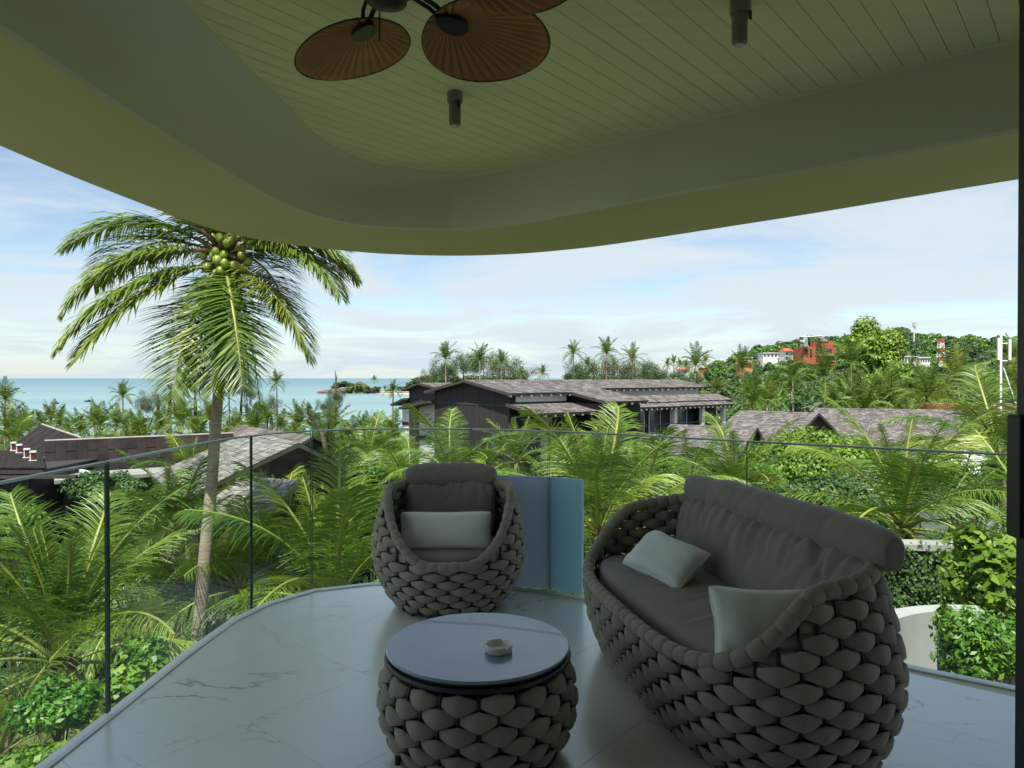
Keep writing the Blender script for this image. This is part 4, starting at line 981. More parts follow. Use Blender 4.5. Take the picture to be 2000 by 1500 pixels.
# understorey that fills the garden between the named plants
US = [leafcloud(2600, 1.3, 1.3, .9, .19, 900+i, mat=('leafB','leafC','leafA')[i % 3], name='undergrowth', lobes=9) for i in range(6)]
US += [leafcloud(7000, 1.3, 1.3, .9, .10, 910+i, mat=('leafB','leafC')[i % 2], name='undergrowth', lobes=14) for i in range(2)]
def joined_cloud(name, places, meshes, kind='stuff', label=None):
    """many crowns joined into one mesh"""
    Vs = []; Fs = []; Rs = []; Ms = []; off = 0; mats = []
    for (x, y, z, s, mi, rot) in places:
        me = meshes[mi]; nv = len(me.vertices); co = np.empty(nv*3, np.float32); me.vertices.foreach_get('co', co); co = co.reshape(-1, 3)*np.array([s, s, s])
        c_, s_ = math.cos(rot), math.sin(rot); co = co @ np.array([[c_, s_, 0], [-s_, c_, 0], [0, 0, 1]])+np.array([x, y, z])
        nf = len(me.polygons); k = len(me.loops)//nf; li = np.empty(nf*k, np.int32); me.loops.foreach_get('vertex_index', li); r_ = np.empty(nf, np.float32); me.attributes['rnd'].data.foreach_get('value', r_)
        Vs.append(co); Fs.append(li.reshape(-1, k)+off); Rs.append(r_); off += nv
        m = me.materials[0]
        if m not in mats: mats.append(m)
        Ms.append(np.full(nf, mats.index(m), np.int32))
    me = nmesh(name, np.concatenate(Vs), np.concatenate(Fs), mats[0], np.clip(np.concatenate(Rs)+0, 0, 1))
    for m in mats[1:]: me.materials.append(m)
    me.polygons.foreach_set('material_index', np.concatenate(Ms)); o = link(name, me); o['kind'] = kind
    if label: o['label'] = label
    return o
KEEP = []          # (x, y, radius) places kept free for roofs
def free(x, y):
    return all((x-a)**2+(y-b)**2 > r_*r_ for a, b, r_ in KEEP)
# ------------------------------------------------------------------ buildings
def shingles(quad, course, width, parent, mat='shingle', name='shingle_courses', th=.02, seed=0, stuff=True):
    """quad: eave_left, eave_right, ridge_right, ridge_left; overlapping boards as real pieces joined in one part"""
    rg = np.random.default_rng(seed); a, b, c, d = [np.array(p, float) for p in quad]
    Ls = np.linalg.norm(d-a); nr = max(2, int(Ls/course)); mb = MB(); n = np.cross(b-a, d-a); n /= np.linalg.norm(n)
    if n[2] < 0: n = -n
    sd_ = (d-a)/Ls
    for r_ in range(nr):
        t0, t1 = r_/nr, min(1.0, (r_+1.35)/nr); l0 = a+(d-a)*t0; r0 = b+(c-b)*t0; l1 = a+(d-a)*t1; r1 = b+(c-b)*t1
        Lw = np.linalg.norm(r0-l0); m = max(1, int(Lw/width)); cuts = np.sort(np.clip((np.arange(m+1)+rg.uniform(-.28,.28, m+1))/m, 0, 1)); cuts[0] = 0; cuts[-1] = 1
        for i in range(m):
            u, v = cuts[i]+.02/m, cuts[i+1]-.02/m; lift = th*rg.uniform(.7, 1.8); dn = -sd_*course*rg.uniform(-.10, .16)
            p0 = l0+(r0-l0)*u+n*lift+dn; p1 = l0+(r0-l0)*v+n*lift+dn; p2 = l1+(r1-l1)*v+n*.003; p3 = l1+(r1-l1)*u+n*.003
            q0 = p0-n*lift*.9; q1 = p1-n*lift*.9
            mb.add([p0, p1, p2, p3, q0, q1], [(0,1,2,3),(4,5,1,0)], float(rg.random()))
    o = mb.build(name, mat, parent)
    if stuff: tag(o, kind='stuff')
    return o
class Frame:
    def __init__(s, ox, oy, rx, ry): s.o = Vector((ox, oy, 0)); r_ = Vector((rx, ry, 0)).normalized(); s.r = r_; s.g = Vector((r_.y, -r_.x, 0)); s.ang = math.atan2(r_.y, r_.x)
    def __call__(s, t, w, z): return s.o+s.r*t+s.g*w+Vector((0,0,z))
def slope(fr, t0, t1, w0, z0, w1, z1, parent, course=.3, width=.3, mat='shingle', th=.16, name='roof', seed=0, tails=None):
    """roof plane from the high line (w0,z0) down to the eave (w1,z1)"""
    q = [fr(t0,w1,z1), fr(t1,w1,z1), fr(t1,w0,z0), fr(t0,w0,z0)]
    o = MB().slab(q, th).build(name, 'trimwood', parent)
    shingles(q, course, width, o, mat, seed=seed)
    if tails:
        n = int((t1-t0)/tails); mb = MB()
        for i in range(n+1):
            t = t0+.1+(t1-t0-.2)*i/max(1, n); s_ = 1 if w1 > w0 else -1
            mb.box(fr(t, w1-s_*.10, z1-th*.9-.02), (.08,.30,.09), fr.ang, r=.5)
        tag(mb.build('rafter_tails', 'concrete', o), kind='stuff')
    return o
def wallbox(fr, t0, t1, w0, w1, z0, z1, mat, parent, name='wall'):
    c = fr((t0+t1)/2, (w0+w1)/2, (z0+z1)/2); return MB().box(c, (abs(t1-t0), abs(w1-w0), abs(z1-z0)), fr.ang).build(name, mat, parent)
def gablewall(fr, t0, t1, wl, wr, zb, ze_l, ze_r, zr, wridge, mat, parent, name='wall'):
    poly = [(wl, zb), (wr, zb), (wr, ze_r), (wridge, zr), (wl, ze_l)]; n = 5; vs = [fr(t0, w, z) for w, z in poly]+[fr(t1, w, z) for w, z in poly]
    return MB().add(vs, [tuple(range(n)), tuple(range(2*n-1, n-1, -1))]+[(i, n+i, n+(i+1)%n, (i+1)%n) for i in range(n)]).build(name, mat, parent)
# --- big dark house in the middle
f = Frame(-2.7, 45.5, .78, .625)
bh = empty('timber_house', (0,0,0), 0, 'large black timber house with long brown shingle roofs and white wall bands', 'house')
ZR = 1.29
slope(f, -.5, 4.5, 0, ZR, 4.7, .50, bh, .33, .30, seed=1, tails=.8)
slope(f, 4.5, 8.3, 0, ZR, 7.8, -.02, bh, .33, .30, seed=2, tails=.7)
slope(f, 8.3, 21.2, 0, ZR, 3.05, .70, bh, .33, .32, seed=3, tails=.7)
slope(f, -.5, 21.2, 0, ZR, -4.9, .50, bh, .5, .5, seed=4)
slope(f, 8.6, 21.8, 2.55, .02, 5.0, -.62, bh, .33, .32, seed=5, tails=.55)
slope(f, 9.2, 22.6, 2.9, .12, 4.2, -.32, bh, .33, .32, seed=6)
slope(f, -.4, 6.4, 4.2, -.12, 6.9, -.62, bh, .33, .30, seed=7, tails=.7)
slope(f, -.8, 1.2, -4.35, -.18, -7.9, -.72, bh, .33, .30, seed=8)
gablewall(f, 0, 4.6, -4.3, 4.15, -10, .42, .46, ZR-.17, 0, 'blackwood', bh)
gablewall(f, 4.6, 20.8, -4.3, 2.45, -10, .42, .70, ZR-.17, 0, 'blackwood', bh)
wallbox(f, .4, 4.55, 4.16, 4.20, -.05, .40, 'whitewall', bh, 'white_wall_band')
wallbox(f, 8.4, 20.7, 2.46, 2.50, .05, .62, 'whitewall', bh, 'white_wall_band')
wallbox(f, 4.7, 8.2, 2.4, 7.2, -10, -.16, 'blackwood', bh)
wallbox(f, 8.3, 20.5, 2.4, 3.6, -10, -.40, 'blackwood', bh)
wallbox(f, -.03, 0.0, -4.3, 4.15, -.32, -.22, 'trimwood', bh, 'trim_board')
for w in (-4.2,-2.5,-.9,.8,2.5,4.05): wallbox(f, -.03, .0, w-.04, w+.04, -9.9, .5 if abs(w) > 3 else .75, 'trimwood', bh, 'batten')
wallbox(f, .35, 3.0, -6.9, -4.32, -2.75, -.40, 'whitewall', bh, 'white_wall')
wallbox(f, .30, 3.0, -6.95, -4.32, -3.05, -2.75, 'trimwood', bh, 'trim_board')
wallbox(f, .35, 3.0, -6.9, -4.32, -10, -3.05, 'whitewall', bh, 'white_wall')
wallbox(f, .30, .5, -7.1, -6.9, -10, -.5, 'trimwood', bh, 'post')
def window(fr, t, w, z0, z1, wd, parent, face='g', mull=1):
    o = None
    if face == 'g':
        o = wallbox(fr, t, t+wd, w, w+.07, z0, z1, 'white_metal', parent, 'window'); wallbox(fr, t+.08, t+wd-.08, w+.04, w+.085, z0+.08, z1-.08, 'winglass', o, 'pane')
    return o
window(f, .3, 4.16, -2.6, -.9, 1.6, bh)
wallbox(f, 2.4, 2.8, 4.16, 4.5, -3.6, -.75, 'whitewall', bh, 'pillar')
window(f, 3.2, 4.16, -2.9, -1.0, 1.0, bh)
for t in (11.4, 13.2): window(f, t, 3.62, -2.6, -.9, 1.3, bh)
for t in (10.2, 14.9, 18.2, 20.9): wallbox(f, t, t+.3, 4.35, 4.65, -6, -.72, 'whitewall', bh, 'column')
window(f, 15.6, 3.62, -2.4, -.95, 2.0, bh); wallbox(f, 18.6, 20.4, 3.7, 4.3, -2.6, -.9, 'blackwood', bh, 'shutter')
wallbox(f, 10, 21.2, 3.6, 4.9, -2.75, -2.6, 'concrete', bh, 'balcony_floor')
for t in np.arange(10.3, 21, .9): wallbox(f, t, t+.04, 4.82, 4.86, -2.6, -1.9, 'black', bh, 'baluster')
wallbox(f, 10.2, 21.1, 4.8, 4.88, -1.9, -1.84, 'black', bh, 'handrail')
# --- second house behind it, to the left
f2 = Frame(-7.6, 60, .78, .625); h2 = empty('timber_house', (0,0,0), 0, 'smaller black timber house behind the left corner of the big one', 'house')
gablewall(f2, 0, 8, -2.3, 3.6, -12, .45, .35, .92, 0, 'blackwood', h2)
slope(f2, -.5, 8, 0, 1.0, 4.2, .42, h2, .4, .4, seed=11, tails=1.0); slope(f2, -.5, 8, 0, 1.0, -2.9, .38, h2, .4, .4, seed=12)
slope(f2, -.6, 1.5, -2.3, -.35, -4.6, -.95, h2, .4, .4, seed=13)
wallbox(f2, .3, 3, -4.0, -2.32, -2.5, -.85, 'whitewall', h2, 'white_wall'); wallbox(f2, .25, 3, -4.0, -2.32, -2.8, -2.5, 'trimwood', h2, 'trim_board')
wallbox(f2, .3, 3, -4.0, -2.32, -5.3, -2.8, 'whitewall', h2, 'white_wall'); wallbox(f2, .25, 3, -4.0, -2.32, -5.6, -5.3, 'trimwood', h2, 'trim_board'); wallbox(f2, .3, 3, -4.0, -2.32, -12, -5.6, 'whitewall', h2, 'white_wall')
for w in (-2.2,-.2,1.6,3.4): wallbox(f2, -.03, 0, w-.05, w+.05, -11, .3, 'trimwood', h2, 'batten')
# --- dark panelled roofs on the left
def panels(quad, nu, nv, parent, mat='panelroof'):
    a, b, c, d = [Vector(p) for p in quad]; n = (b-a).cross(d-a).normalized(); n = -n if n.z < 0 else n
    for i in range(nu):
        for j in range(nv):
            g = .006; u0, u1, v0, v1 = i/nu+g/nu*2, (i+1)/nu-g/nu*2, j/nv, (j+1.06)/nv if j < nv-1 else 1.0
            def q(u, v): return a.lerp(b, u).lerp(d.lerp(c, u), v)
            lift = n*(.02+.012*((i+j) % 2)); MB().slab([q(u0,v0)+lift*1.6, q(u1,v0)+lift*1.6, q(u1,v1)+lift, q(u0,v1)+lift], .015).build('roof_panel', mat, parent)
r1 = empty('timber_hall', (0,0,0), 0, 'long dark hall with a panelled roof behind the leftmost palm', 'house')
rl, rr_ = P(98,862,29.5), P(455,843,33.5); rr_.z = rl.z
ax = (rr_-rl).normalized(); gdir = Vector((ax.y, -ax.x, 0)); Lr = (rr_-rl).length
f3 = Frame(rl.x, rl.y, ax.x, ax.y); zr = rl.z
o = MB().slab([f3(-.2,1.7,zr-1.75), f3(Lr,1.7,zr-1.75), f3(Lr,0,zr), f3(-.2,0,zr)], .12).build('roof', 'blackwood', r1); panels([f3(-.2,1.7,zr-1.75), f3(Lr,1.7,zr-1.75), f3(Lr,0,zr), f3(-.2,0,zr)], 20, 4, o)
o = MB().slab([f3(-.2,-2.4,zr-1.7), f3(Lr,-2.4,zr-1.7), f3(Lr,0,zr), f3(-.2,0,zr)], .12).build('roof', 'blackwood', r1)
MB().tube([f3(-.2,0,zr+.03), f3(Lr,0,zr+.03)], .05, 6).build('ridge_cap', 'concrete', r1)
gablewall(f3, 0, Lr-.1, -2.2, 1.8, -10, zr-1.7, zr-1.75, zr-.12, 0, 'blackwood', r1)
for i in range(10): wallbox(f3, -.03, 0, -2.1+i*.42, -2.06+i*.42, -9, zr-1.75, 'trimwood', r1, 'batten')
cp = empty('concrete_canopy', (0,0,0), 0, 'flat pale concrete canopy in front of the dark panelled hall', 'canopy')
MB().slab([f3(.1,3.9,-2.42), f3(Lr*.75,3.6,-2.42), f3(Lr*.75,1.9,-2.40), f3(.1,1.9,-2.40)], .14).build('slab', 'concrete', cp)
MB().box(f3(1.3,2.9,-2.33), (.12,2.0,.10), f3.ang+.3).build('kerb', 'whitewall', cp); wallbox(f3, .4, Lr*.7, 2.0, 3.0, -9, -2.6, 'blackwood', cp, 'wall')
# brown pointed roof behind
r2 = empty('timber_lodge', (0,0,0), 0, 'dark brown pointed roof house at the far left beyond the chimneys', 'house')
ra, rb = P(82,831,40), P(158,851,31); rb.z = ra.z = -1.25
ax2 = (rb-ra).normalized(); f4 = Frame(ra.x, ra.y, ax2.x, ax2.y); L4 = (rb-ra).length; z4 = -1.25
o = MB().slab([f4(-.2,3.2,z4-2.6), f4(L4,3.2,z4-2.6), f4(L4,0,z4), f4(-.2,0,z4)], .12).build('roof', 'blackwood', r2); panels([f4(-.2,3.2,z4-2.6), f4(L4,3.2,z4-2.6), f4(L4,0,z4), f4(-.2,0,z4)], 12, 2, o)
o = MB().slab([f4(-.2,-3.2,z4-2.6), f4(L4,-3.2,z4-2.6), f4(L4,0,z4), f4(-.2,0,z4)], .12).build('roof', 'blackwood', r2); panels([f4(-.2,-3.2,z4-2.6), f4(L4,-3.2,z4-2.6), f4(L4,0,z4), f4(-.2,0,z4)], 12, 2, o)
MB().tube([f4(-.2,0,z4+.03), f4(L4,0,z4+.03)], .05, 6).build('ridge_cap', 'concrete', r2)
gablewall(f4, .1, L4-.15, -3.0, 3.0, -10, z4-2.6, z4-2.6, z4-.12, 0, 'blackwood', r2)
# flat dark roof with four cowls
r3 = empty('service_building', (0,0,0), 0, 'low dark building with a slatted flat roof at the left edge', 'building')
q = [P(-90,915,25), P(84,913,25), P(78,885,30), P(-60,878,32)]
zf = -1.85; q = [Vector((p.x, p.y, zf)) for p in q]; o = MB().slab(q, .15).build('roof', 'blackwood', r3)
for i in range(26):
    t = i/25; a = q[0].lerp(q[1], t); b = q[3].lerp(q[2], t); m_ = (a+b)/2; L_ = (b-a).length; MB().box((m_.x, m_.y, zf+.05), (.10, L_, .05), math.atan2(b.y-a.y, b.x-a.x)-PI/2).build('slat', 'panelroof', o)
c = (q[0]+q[1]+q[2]+q[3])/4; MB().box((c.x-.3, c.y+.2, -6), (6.2,4.8,8.0)).build('wall', 'blackwood', r3)
MB().box((q[0].x*.5+q[1].x*.5, 25.1, zf-.26), (5.4,.16,.12)).build('fascia_board', 'trimwood', r3)
for i in range(6): MB().box((c.x-2.9+i*1.1, c.y-2.23, -4.6), (.05,.06,4.6)).build('batten', 'trimwood', r3)
cw = ['farthest of the four red and white roof cowls at the far left','second farthest red and white roof cowl on the flat dark roof','red and white roof cowl third from the left edge, on the flat dark roof','nearest and rightmost of the four red and white roof cowls']
for i, (px, Y) in enumerate(((26,31.0),(37,30.0),(52,28.2),(64,27.2))):
    x = (px-1000)/F*Y; e = empty('roof_cowl', (x, Y, zf+.03), .4, cw[i], 'roof cowl', 'roof cowls on the flat dark roof'); e.scale = (.78,.78,.85)
    MB().box((0,0,.18), (.17,.17,.44)).build('duct', 'redpaint', e); MB().box((0,0,.45), (.27,.27,.07)).build('cap', 'whitewall', e); MB().box((-.10,0,.2), (.04,.22,.40)).build('side_plate', 'whitewall', e); MB().box((0,0,.03), (.32,.32,.08)).build('base', 'whitewall', e)
# grey shingled roofs near the middle left
def gablehouse(a, b, wL, dL, wR, dR, zb, label, mat, course, width, seed, name='shingle_house', wall='blackwood', z=None):
    a, b = Vector(a), Vector(b); z = a.z if z is None else z; ax_ = (b-a); ax_.z = 0; L_ = ax_.length; ax_.normalize(); fr = Frame(a.x, a.y, ax_.x, ax_.y)
    e = empty(name, (0,0,0), 0, label, 'house')
    slope(fr, 0, L_, 0, z, wR, z-dR, e, course, width, mat, seed=seed, th=.12); slope(fr, 0, L_, 0, z, -wL, z-dL, e, course, width, mat, seed=seed+1, th=.12)
    s_ = .86; gablewall(fr, .35, L_-.35, -wL*s_, wR*s_, zb, z-dL*s_-.1, z-dR*s_-.1, z-.12, 0, wall, e); return e, fr, L_
a, b = P(486,847,25.5), P(584,861,21.0)
gablehouse(b, a, 3.2, 1.35, 2.2, 1.2, -10, 'grey shingled house with a steep pale roof right of the tall trunk', 'shingle_lt', .20, .16, 21, z=-.52)
a, b = P(470,935,19.5), P(590,934,18.6)
gablehouse(a, b, 2.6, 1.0, 1.9, .95, -10, 'lower grey shingled roof below the pale one, beside the dark glass joint', 'shingle_lt', .20, .16, 23, z=-1.3)
a, b = P(690,930,25), P(560,872,34)
gablehouse(a, b, 2.4, 1.3, 2.4, 1.3, -10, 'dark eaved shingle house sloping down left of the armchair', 'shingle', .25, .2, 25, z=-2.6)
a, b = P(470,838,44), P(612,845,36)
e, fr, L_ = gablehouse(a, b, 3.4, 1.6, 3.0, 1.6, -10, 'dark panelled roof house just above the pale shingled roof', 'shingle_dk', .5, .5, 27, z=-1.55)
a, b = P(300,1062,19), P(420,985,25)
gablehouse(a, b, 1.5, .8, 1.6, .9, -10, 'small shingled roof hidden among the palms left of the tall trunk', 'shingle_lt', .2, .18, 28, z=-3.4)
a, b = P(660,1090,19), P(470,1150,17)
gablehouse(a, b, 1.6, .7, 1.6, .8, -10, 'pale shingled roof glimpsed behind the fronds by the curved glass corner', 'shingle_lt', .2, .16, 30, z=-4.1)
# right hand shingled roofs
r1_ = (P(1310,829,32.5), P(1480,832,30.5))
gablehouse(r1_[0], r1_[1], 2.2, 1.0, 4.2, 1.25, -10, 'grey shingled lodge roof right of the big house, nearer the camera', 'shingle', .20, .16, 31, z=-.72)
gablehouse(P(1445,800,40), P(1600,803,37), 3.5, 1.4, 4.5, 1.6, -10, 'shingled roof behind the lodge, partly behind the bright tree', 'shingle', .22, .19, 33, z=-.42)
gablehouse(P(1590,802,44), P(1990,802,40), 4, 1.5, 7.0, 2.1, -10, 'long wide shingled roof behind the arching palm at the right', 'shingle', .22, .20, 35, z=-.45)
gablehouse(P(1845,862,24), P(1800,868,29), 1.3, .8, 1.3, .8, -10, 'small gable roof with a dark open end right of the arching palm', 'shingle', .22, .2, 37, z=-.85)
wc = empty('white_curved_building', (0,0,0), 0, 'low white building with a curved flat roof before the long shingled roof', 'building')
pts = [P(1790,930,23), P(1850,880,25), P(1945,868,26), P(2010,930,24), P(1900,960,20)]; zw = -1.35
pl = [(p.x, p.y) for p in pts]; o = MB().prism(pl[::-1], -9, zw).build('wall', 'whitewall', wc)
MB().box((P(1890,870,25.2).x, 25.2, zw+.18), (1.6,.25,.36), .1).build('parapet', 'whitewall', wc)
ob = MB().box((41.5, 62, -3.4), (6.5, 8, 5.0), .1).build('orange_building', 'orange'); tag(ob, 'plain orange building beyond the long shingled roof at the right edge', 'building')
# bits of the garden floor: pale paths and low walls
def path(pts, w, name, label=None):
    mb = MB(); P3 = [Vector(p) for p in pts]
    for i in range(len(P3)-1):
        t = (P3[i+1]-P3[i]).normalized(); n = Vector((-t.y, t.x, 0))*w/2; mb.slab([P3[i]-n, P3[i+1]-n, P3[i+1]+n, P3[i]+n], .15)
    return tag(mb.build(name, 'concrete'), kind='structure')
def G(px, py, Y): p = P(px, py, Y); return (p.x, p.y, float(hgt(p.x, p.y))+.30)
path([(-8,11,-6.6),(-5,14,-6.6),(-4,18,-6.7),(-3,26,-7.3)], 1.6, 'path'); path([(-3.5,13,-6.55),(-.5,15.5,-6.6),(1,21,-6.9)], 1.4, 'path'); path([(-9,7,-6.6),(-8,16,-6.7),(-11,26,-7.3)], 1.2, 'path')
lw = MB()
for i in range(14):
    a0_, a1 = PI*.44+i*.06, PI*.44+(i+1)*.06; c0 = (4.75, 6.1); 
    def cp_(a, r_): return (c0[0]+r_*math.cos(a), c0[1]+r_*math.sin(a))
    lw.prism([cp_(a0_,1.55), cp_(a1,1.55), cp_(a1,1.35), cp_(a0_,1.35)], -7, -1.05)
tag(lw.build('curved_wall', 'shaded_concrete'), 'curved white planter wall seen beyond the right end of the floor', 'wall')
iv = empty('ivy_wall', (0,0,0), 0, 'dark wall covered with small leaved ivy under a pale coping, right of the sofa', 'wall')
MB().box((6.9,10.6,-3.95), (4.6,.2,5.6), -.10).build('wall', 'blackwood', iv); MB().box((6.9,10.55,-1.11), (4.8,.36,.09), -.10).build('coping', 'concrete', iv)
rg = np.random.default_rng(4); nl = 9000; u = rg.uniform(-2.3, 2.3, nl); zz_ = -1.20-1.25*rg.random(nl)**.8-.25*np.sin(u*2.1)*rg.random(nl); p = np.stack([6.9+u*math.cos(-.1), 10.42+u*math.sin(-.1)-.14*rg.random(nl)-.05*np.sin(u*6)*np.sin(zz_*7), zz_], 1)
nr_ = rg.normal(0,.45,(nl,3))+np.array([0,-1,.5]); nr_ /= np.linalg.norm(nr_, axis=1)[:,None]; ax_ = rg.normal(0,1,(nl,3))+np.array([0,0,-1.]); ax_ -= nr_*np.sum(ax_*nr_,1)[:,None]; ax_ /= np.linalg.norm(ax_,axis=1)[:,None]; bb = np.cross(nr_, ax_); s = rg.uniform(.035,.07,nl)[:,None]
v = np.stack([p-ax_*s*.6, p+bb*s*.4, p+ax_*s*.6, p-bb*s*.4],1).reshape(-1,3); tag(link('ivy_leaves', nmesh('ivy_leaves', v, np.arange(nl*4).reshape(-1,4), 'leafB'), iv), kind='stuff')

# ------------------------------------------------------------------ far vegetation
KEEP += [(-2.7+.78*t+.625*w, 45.5+.625*t-.78*w, 3.6) for t in range(0, 24, 3) for w in (-4, 0, 4)]
KEEP += [(-5+2*t*.6, 60+t, 4) for t in range(0, 8, 3)]
KEEP += [tuple(f3(t, 0, 0))[:2]+(3.6,) for t in range(0, int(Lr)+2, 3)]+[tuple(f4(t, 0, 0))[:2]+(3.6,) for t in range(0, int(L4)+2, 2)]+[(c.x if False else -20, 28, 4.2)]
for hp, r_ in ((P(535,0,22),3.0),(P(530,0,18),2.2),(P(1390,0,29.5),4.0),(P(1330,0,30),3),(P(1450,0,29),3),(P(1520,0,37),5),(P(1650,0,41),6),(P(1780,0,40),6.5),(P(1900,0,38),6.5),(P(1980,0,38),6.0),(P(1870,0,24),3.6),(P(540,0,40),4.5),(P(600,0,34),4),(P(1840,0,26),3)): KEEP.append((hp.x, hp.y, r_))
pl_ = []; rg = random.Random(21)
for i in range(900):
    Y = 15+(rg.random()**1.1)*64; x = rg.uniform(-.86, .86)*Y
    if not free(x, Y) or (Y < 17 and rg.random() < .62): continue
    g = float(hgt(x, Y)); pl_.append((x, Y, g+rg.uniform(.3, 2.4)*(1 if Y < 20 else 1.15)+max(0, (Y-45)*.02), rg.uniform(.8, 1.5)*(1 if Y < 30 else 1.5), rg.randrange(6) if Y > 20 else rg.choice((0,1,3,4,1,6,7)), rg.random()*6.28))
pl_ = pl_[:380]
joined_cloud('undergrowth', pl_, US)
# mid distance: many separate trees
FARM = {}
def farcrown(mat, s): 
    k = (mat, s)
    if k not in FARM: FARM[k] = leafcloud(1500, 3.0, 3.0, 2.3, .55, 300+s*7+len(mat), mat=mat, name='crown', lobes=12, fill=.35)
    return FARM[k]
USF = [leafcloud(1000, 3.2, 3.2, 2.2, .75, 950+i, mat=('leafB','leafC','leafB','leafA','leafG')[i % 5], name='woodland', lobes=12, fill=.3) for i in range(10)]
pl_ = []; rg = random.Random(5)
def crownline(px):      # skyline of the hill in photo rows, used only to set how high the ground carries trees
    return 0
n_ = 0
while n_ < 900:
    Y = 75+rg.random()**1.3*480; a = rg.uniform(-.02, .80); x = a*Y
    if a < .10 and Y < 140: continue
    if x < 26 and Y < 78: continue
    g = float(hgt(x, Y)); s = rg.uniform(.8, 1.35)*(1.0+Y/900); pl_.append((x, Y, g+1.6*s, s, rg.randrange(10), rg.random()*6.28)); n_ += 1
joined_cloud('hill_woodland', pl_, USF)
pl_ = []
for i in range(170):
    Y = 120+rg.random()*40; a = rg.uniform(-.80, -.10); x = a*Y; pl_.append((x, Y, float(hgt(x, Y))+rg.uniform(.5, 1.8), rg.uniform(.45, .75), rg.randrange(10), rg.random()*6.28))
for i in range(240):
    Y = 62+rg.random()*62; a = rg.uniform(-.80, .02); x = a*Y; pl_.append((x, Y, float(hgt(x, Y))+rg.uniform(.4, 1.6), rg.uniform(.45, .8), rg.randrange(10), rg.random()*6.28))
for i in range(150):
    px = rg.uniform(838, 1420); Y = rg.uniform(195, 215); p = P(px, 742+rg.uniform(-2, 6)-(8 if 860 < px < 1030 or 1110 < px < 1330 else 0), Y); pl_.append((p.x, p.y, p.z-1.5, rg.uniform(.5, .9), rg.choice((4,9,4,0,2)), rg.random()*6))
joined_cloud('shore_woodland', pl_, USF)
# casuarina and broad crowns behind the big house
lo_ = []
SKY = [(840,735,200,3.2),(872,722,190,4.5),(905,715,190,5.0),(945,712,185,5.5),(985,718,190,5.5),(1020,728,200,4.0),(1125,730,170,4.0),(1160,722,175,4.6),(1200,722,180,5),(1240,722,180,4.6),(1275,728,190,4.4),(1310,735,200,4),(1345,738,210,4)]
CA = [leafcloud(7000, 1.15, 1.0, 1.15, .075, 400+i, mat='leafG' if i != 2 else 'leafB', name='crown', lobes=22, fill=.6, elong=3.2, jitter=.9, spread=1.25) for i in range(4)]
sk_lab = 'grey green feathery tree in the belt behind the big house roof'
def ordn(i): return ['first','second','third','fourth','fifth','sixth','seventh','eighth','ninth','tenth','eleventh','twelfth','thirteenth','fourteenth','fifteenth','sixteenth','seventeenth','eighteenth','nineteenth','twentieth','twenty-first','twenty-second','twenty-third','twenty-fourth','twenty-fifth','twenty-sixth','twenty-seventh','twenty-eighth','twenty-ninth','thirtieth','thirty-first','thirty-second','thirty-third','thirty-fourth','thirty-fifth','thirty-sixth','thirty-seventh','thirty-eighth','thirty-ninth','fortieth'][i]
for i, (px, py, Y, r_) in enumerate(SKY):
    c = P(px, py, Y); gz = float(hgt(c.x, c.y)); e = empty('casuarina_tree', (c.x, c.y, gz), 0, f'{ordn(i)} from the left of the feathery grey green trees behind the big house roof', 'tree', 'feathery trees behind the big house')
    link('crown', CA[i % 4], e, (0,0,c.z-gz-1.2), (0,0,i*1.3), r_); MB().tube([(0,0,0),(0,0,c.z-gz)], [.3,.15], 6).build('trunk', 'bark', e)
# far palms, each a thing: trunk and one crown
def farpalm_mesh(seed, nf=18, L=1.0, nl=26, up=1.0):
    Vs = []; Fs = []; Rs = []; off = 0; rg = random.Random(seed)
    for i in range(nf):
        q = (i+.3)/nf; a0, dr = CLS[min(8, int(q**up*9))]; pts, V, Fq, rn = frond_arrays(L*rg.uniform(.85,1.1), R(a0), R(dr), nl, .25, seed*40+i, wid=.026, segs=2, grav=.75, t0=.12)
        az = i*2.4+rg.uniform(-.3,.3); c_, s_ = math.cos(az), math.sin(az); V = V @ np.array([[c_, s_, 0], [-s_, c_, 0], [0,0,1]]); Vs.append(V); Fs.append(Fq+off); Rs.append(rn); off += len(V)
        RV, RF = rachis_arrays(pts[::3], .012, n=3); RV = RV @ np.array([[c_, s_, 0], [-s_, c_, 0], [0,0,1]]); Vs.append(RV); Fs.append(RF+off); Rs.append(np.full(len(RF), .8)); off += len(RV)
    return nmesh('crown', np.concatenate(Vs), np.concatenate(Fs), 'frond_far', np.concatenate(Rs))
FP = [farpalm_mesh(i+1, up=(1.0,1.25,.85,1.1,.95,1.4)[i]) for i in range(6)]
tr_me = MB().tube([(0,0,0),(.012,0,.35),(.01,.008,.7),(0,0,1)], [.03,.019,.016,.014], 6).mesh('trunk', 'trunk', True)
def farpalm(px, py, Y, L, label, group, seed, ground=None, tall=None):
    c = P(px, py, Y); gz = float(hgt(c.x, c.y)); h = c.z-gz
    if h < .8: gz = c.z-.8; h = .8
    e = empty('palm_tree', (c.x, c.y, gz), seed*1.7, label, 'palm tree', group)
    link('crown', FP[seed % 6], e, (0,0,h), (0,0,0), L); link('trunk', tr_me, e, (0,0,-.2), (0,0,0), (min(9, 5+h*.3), min(9, 5+h*.3), h+.2)); return e
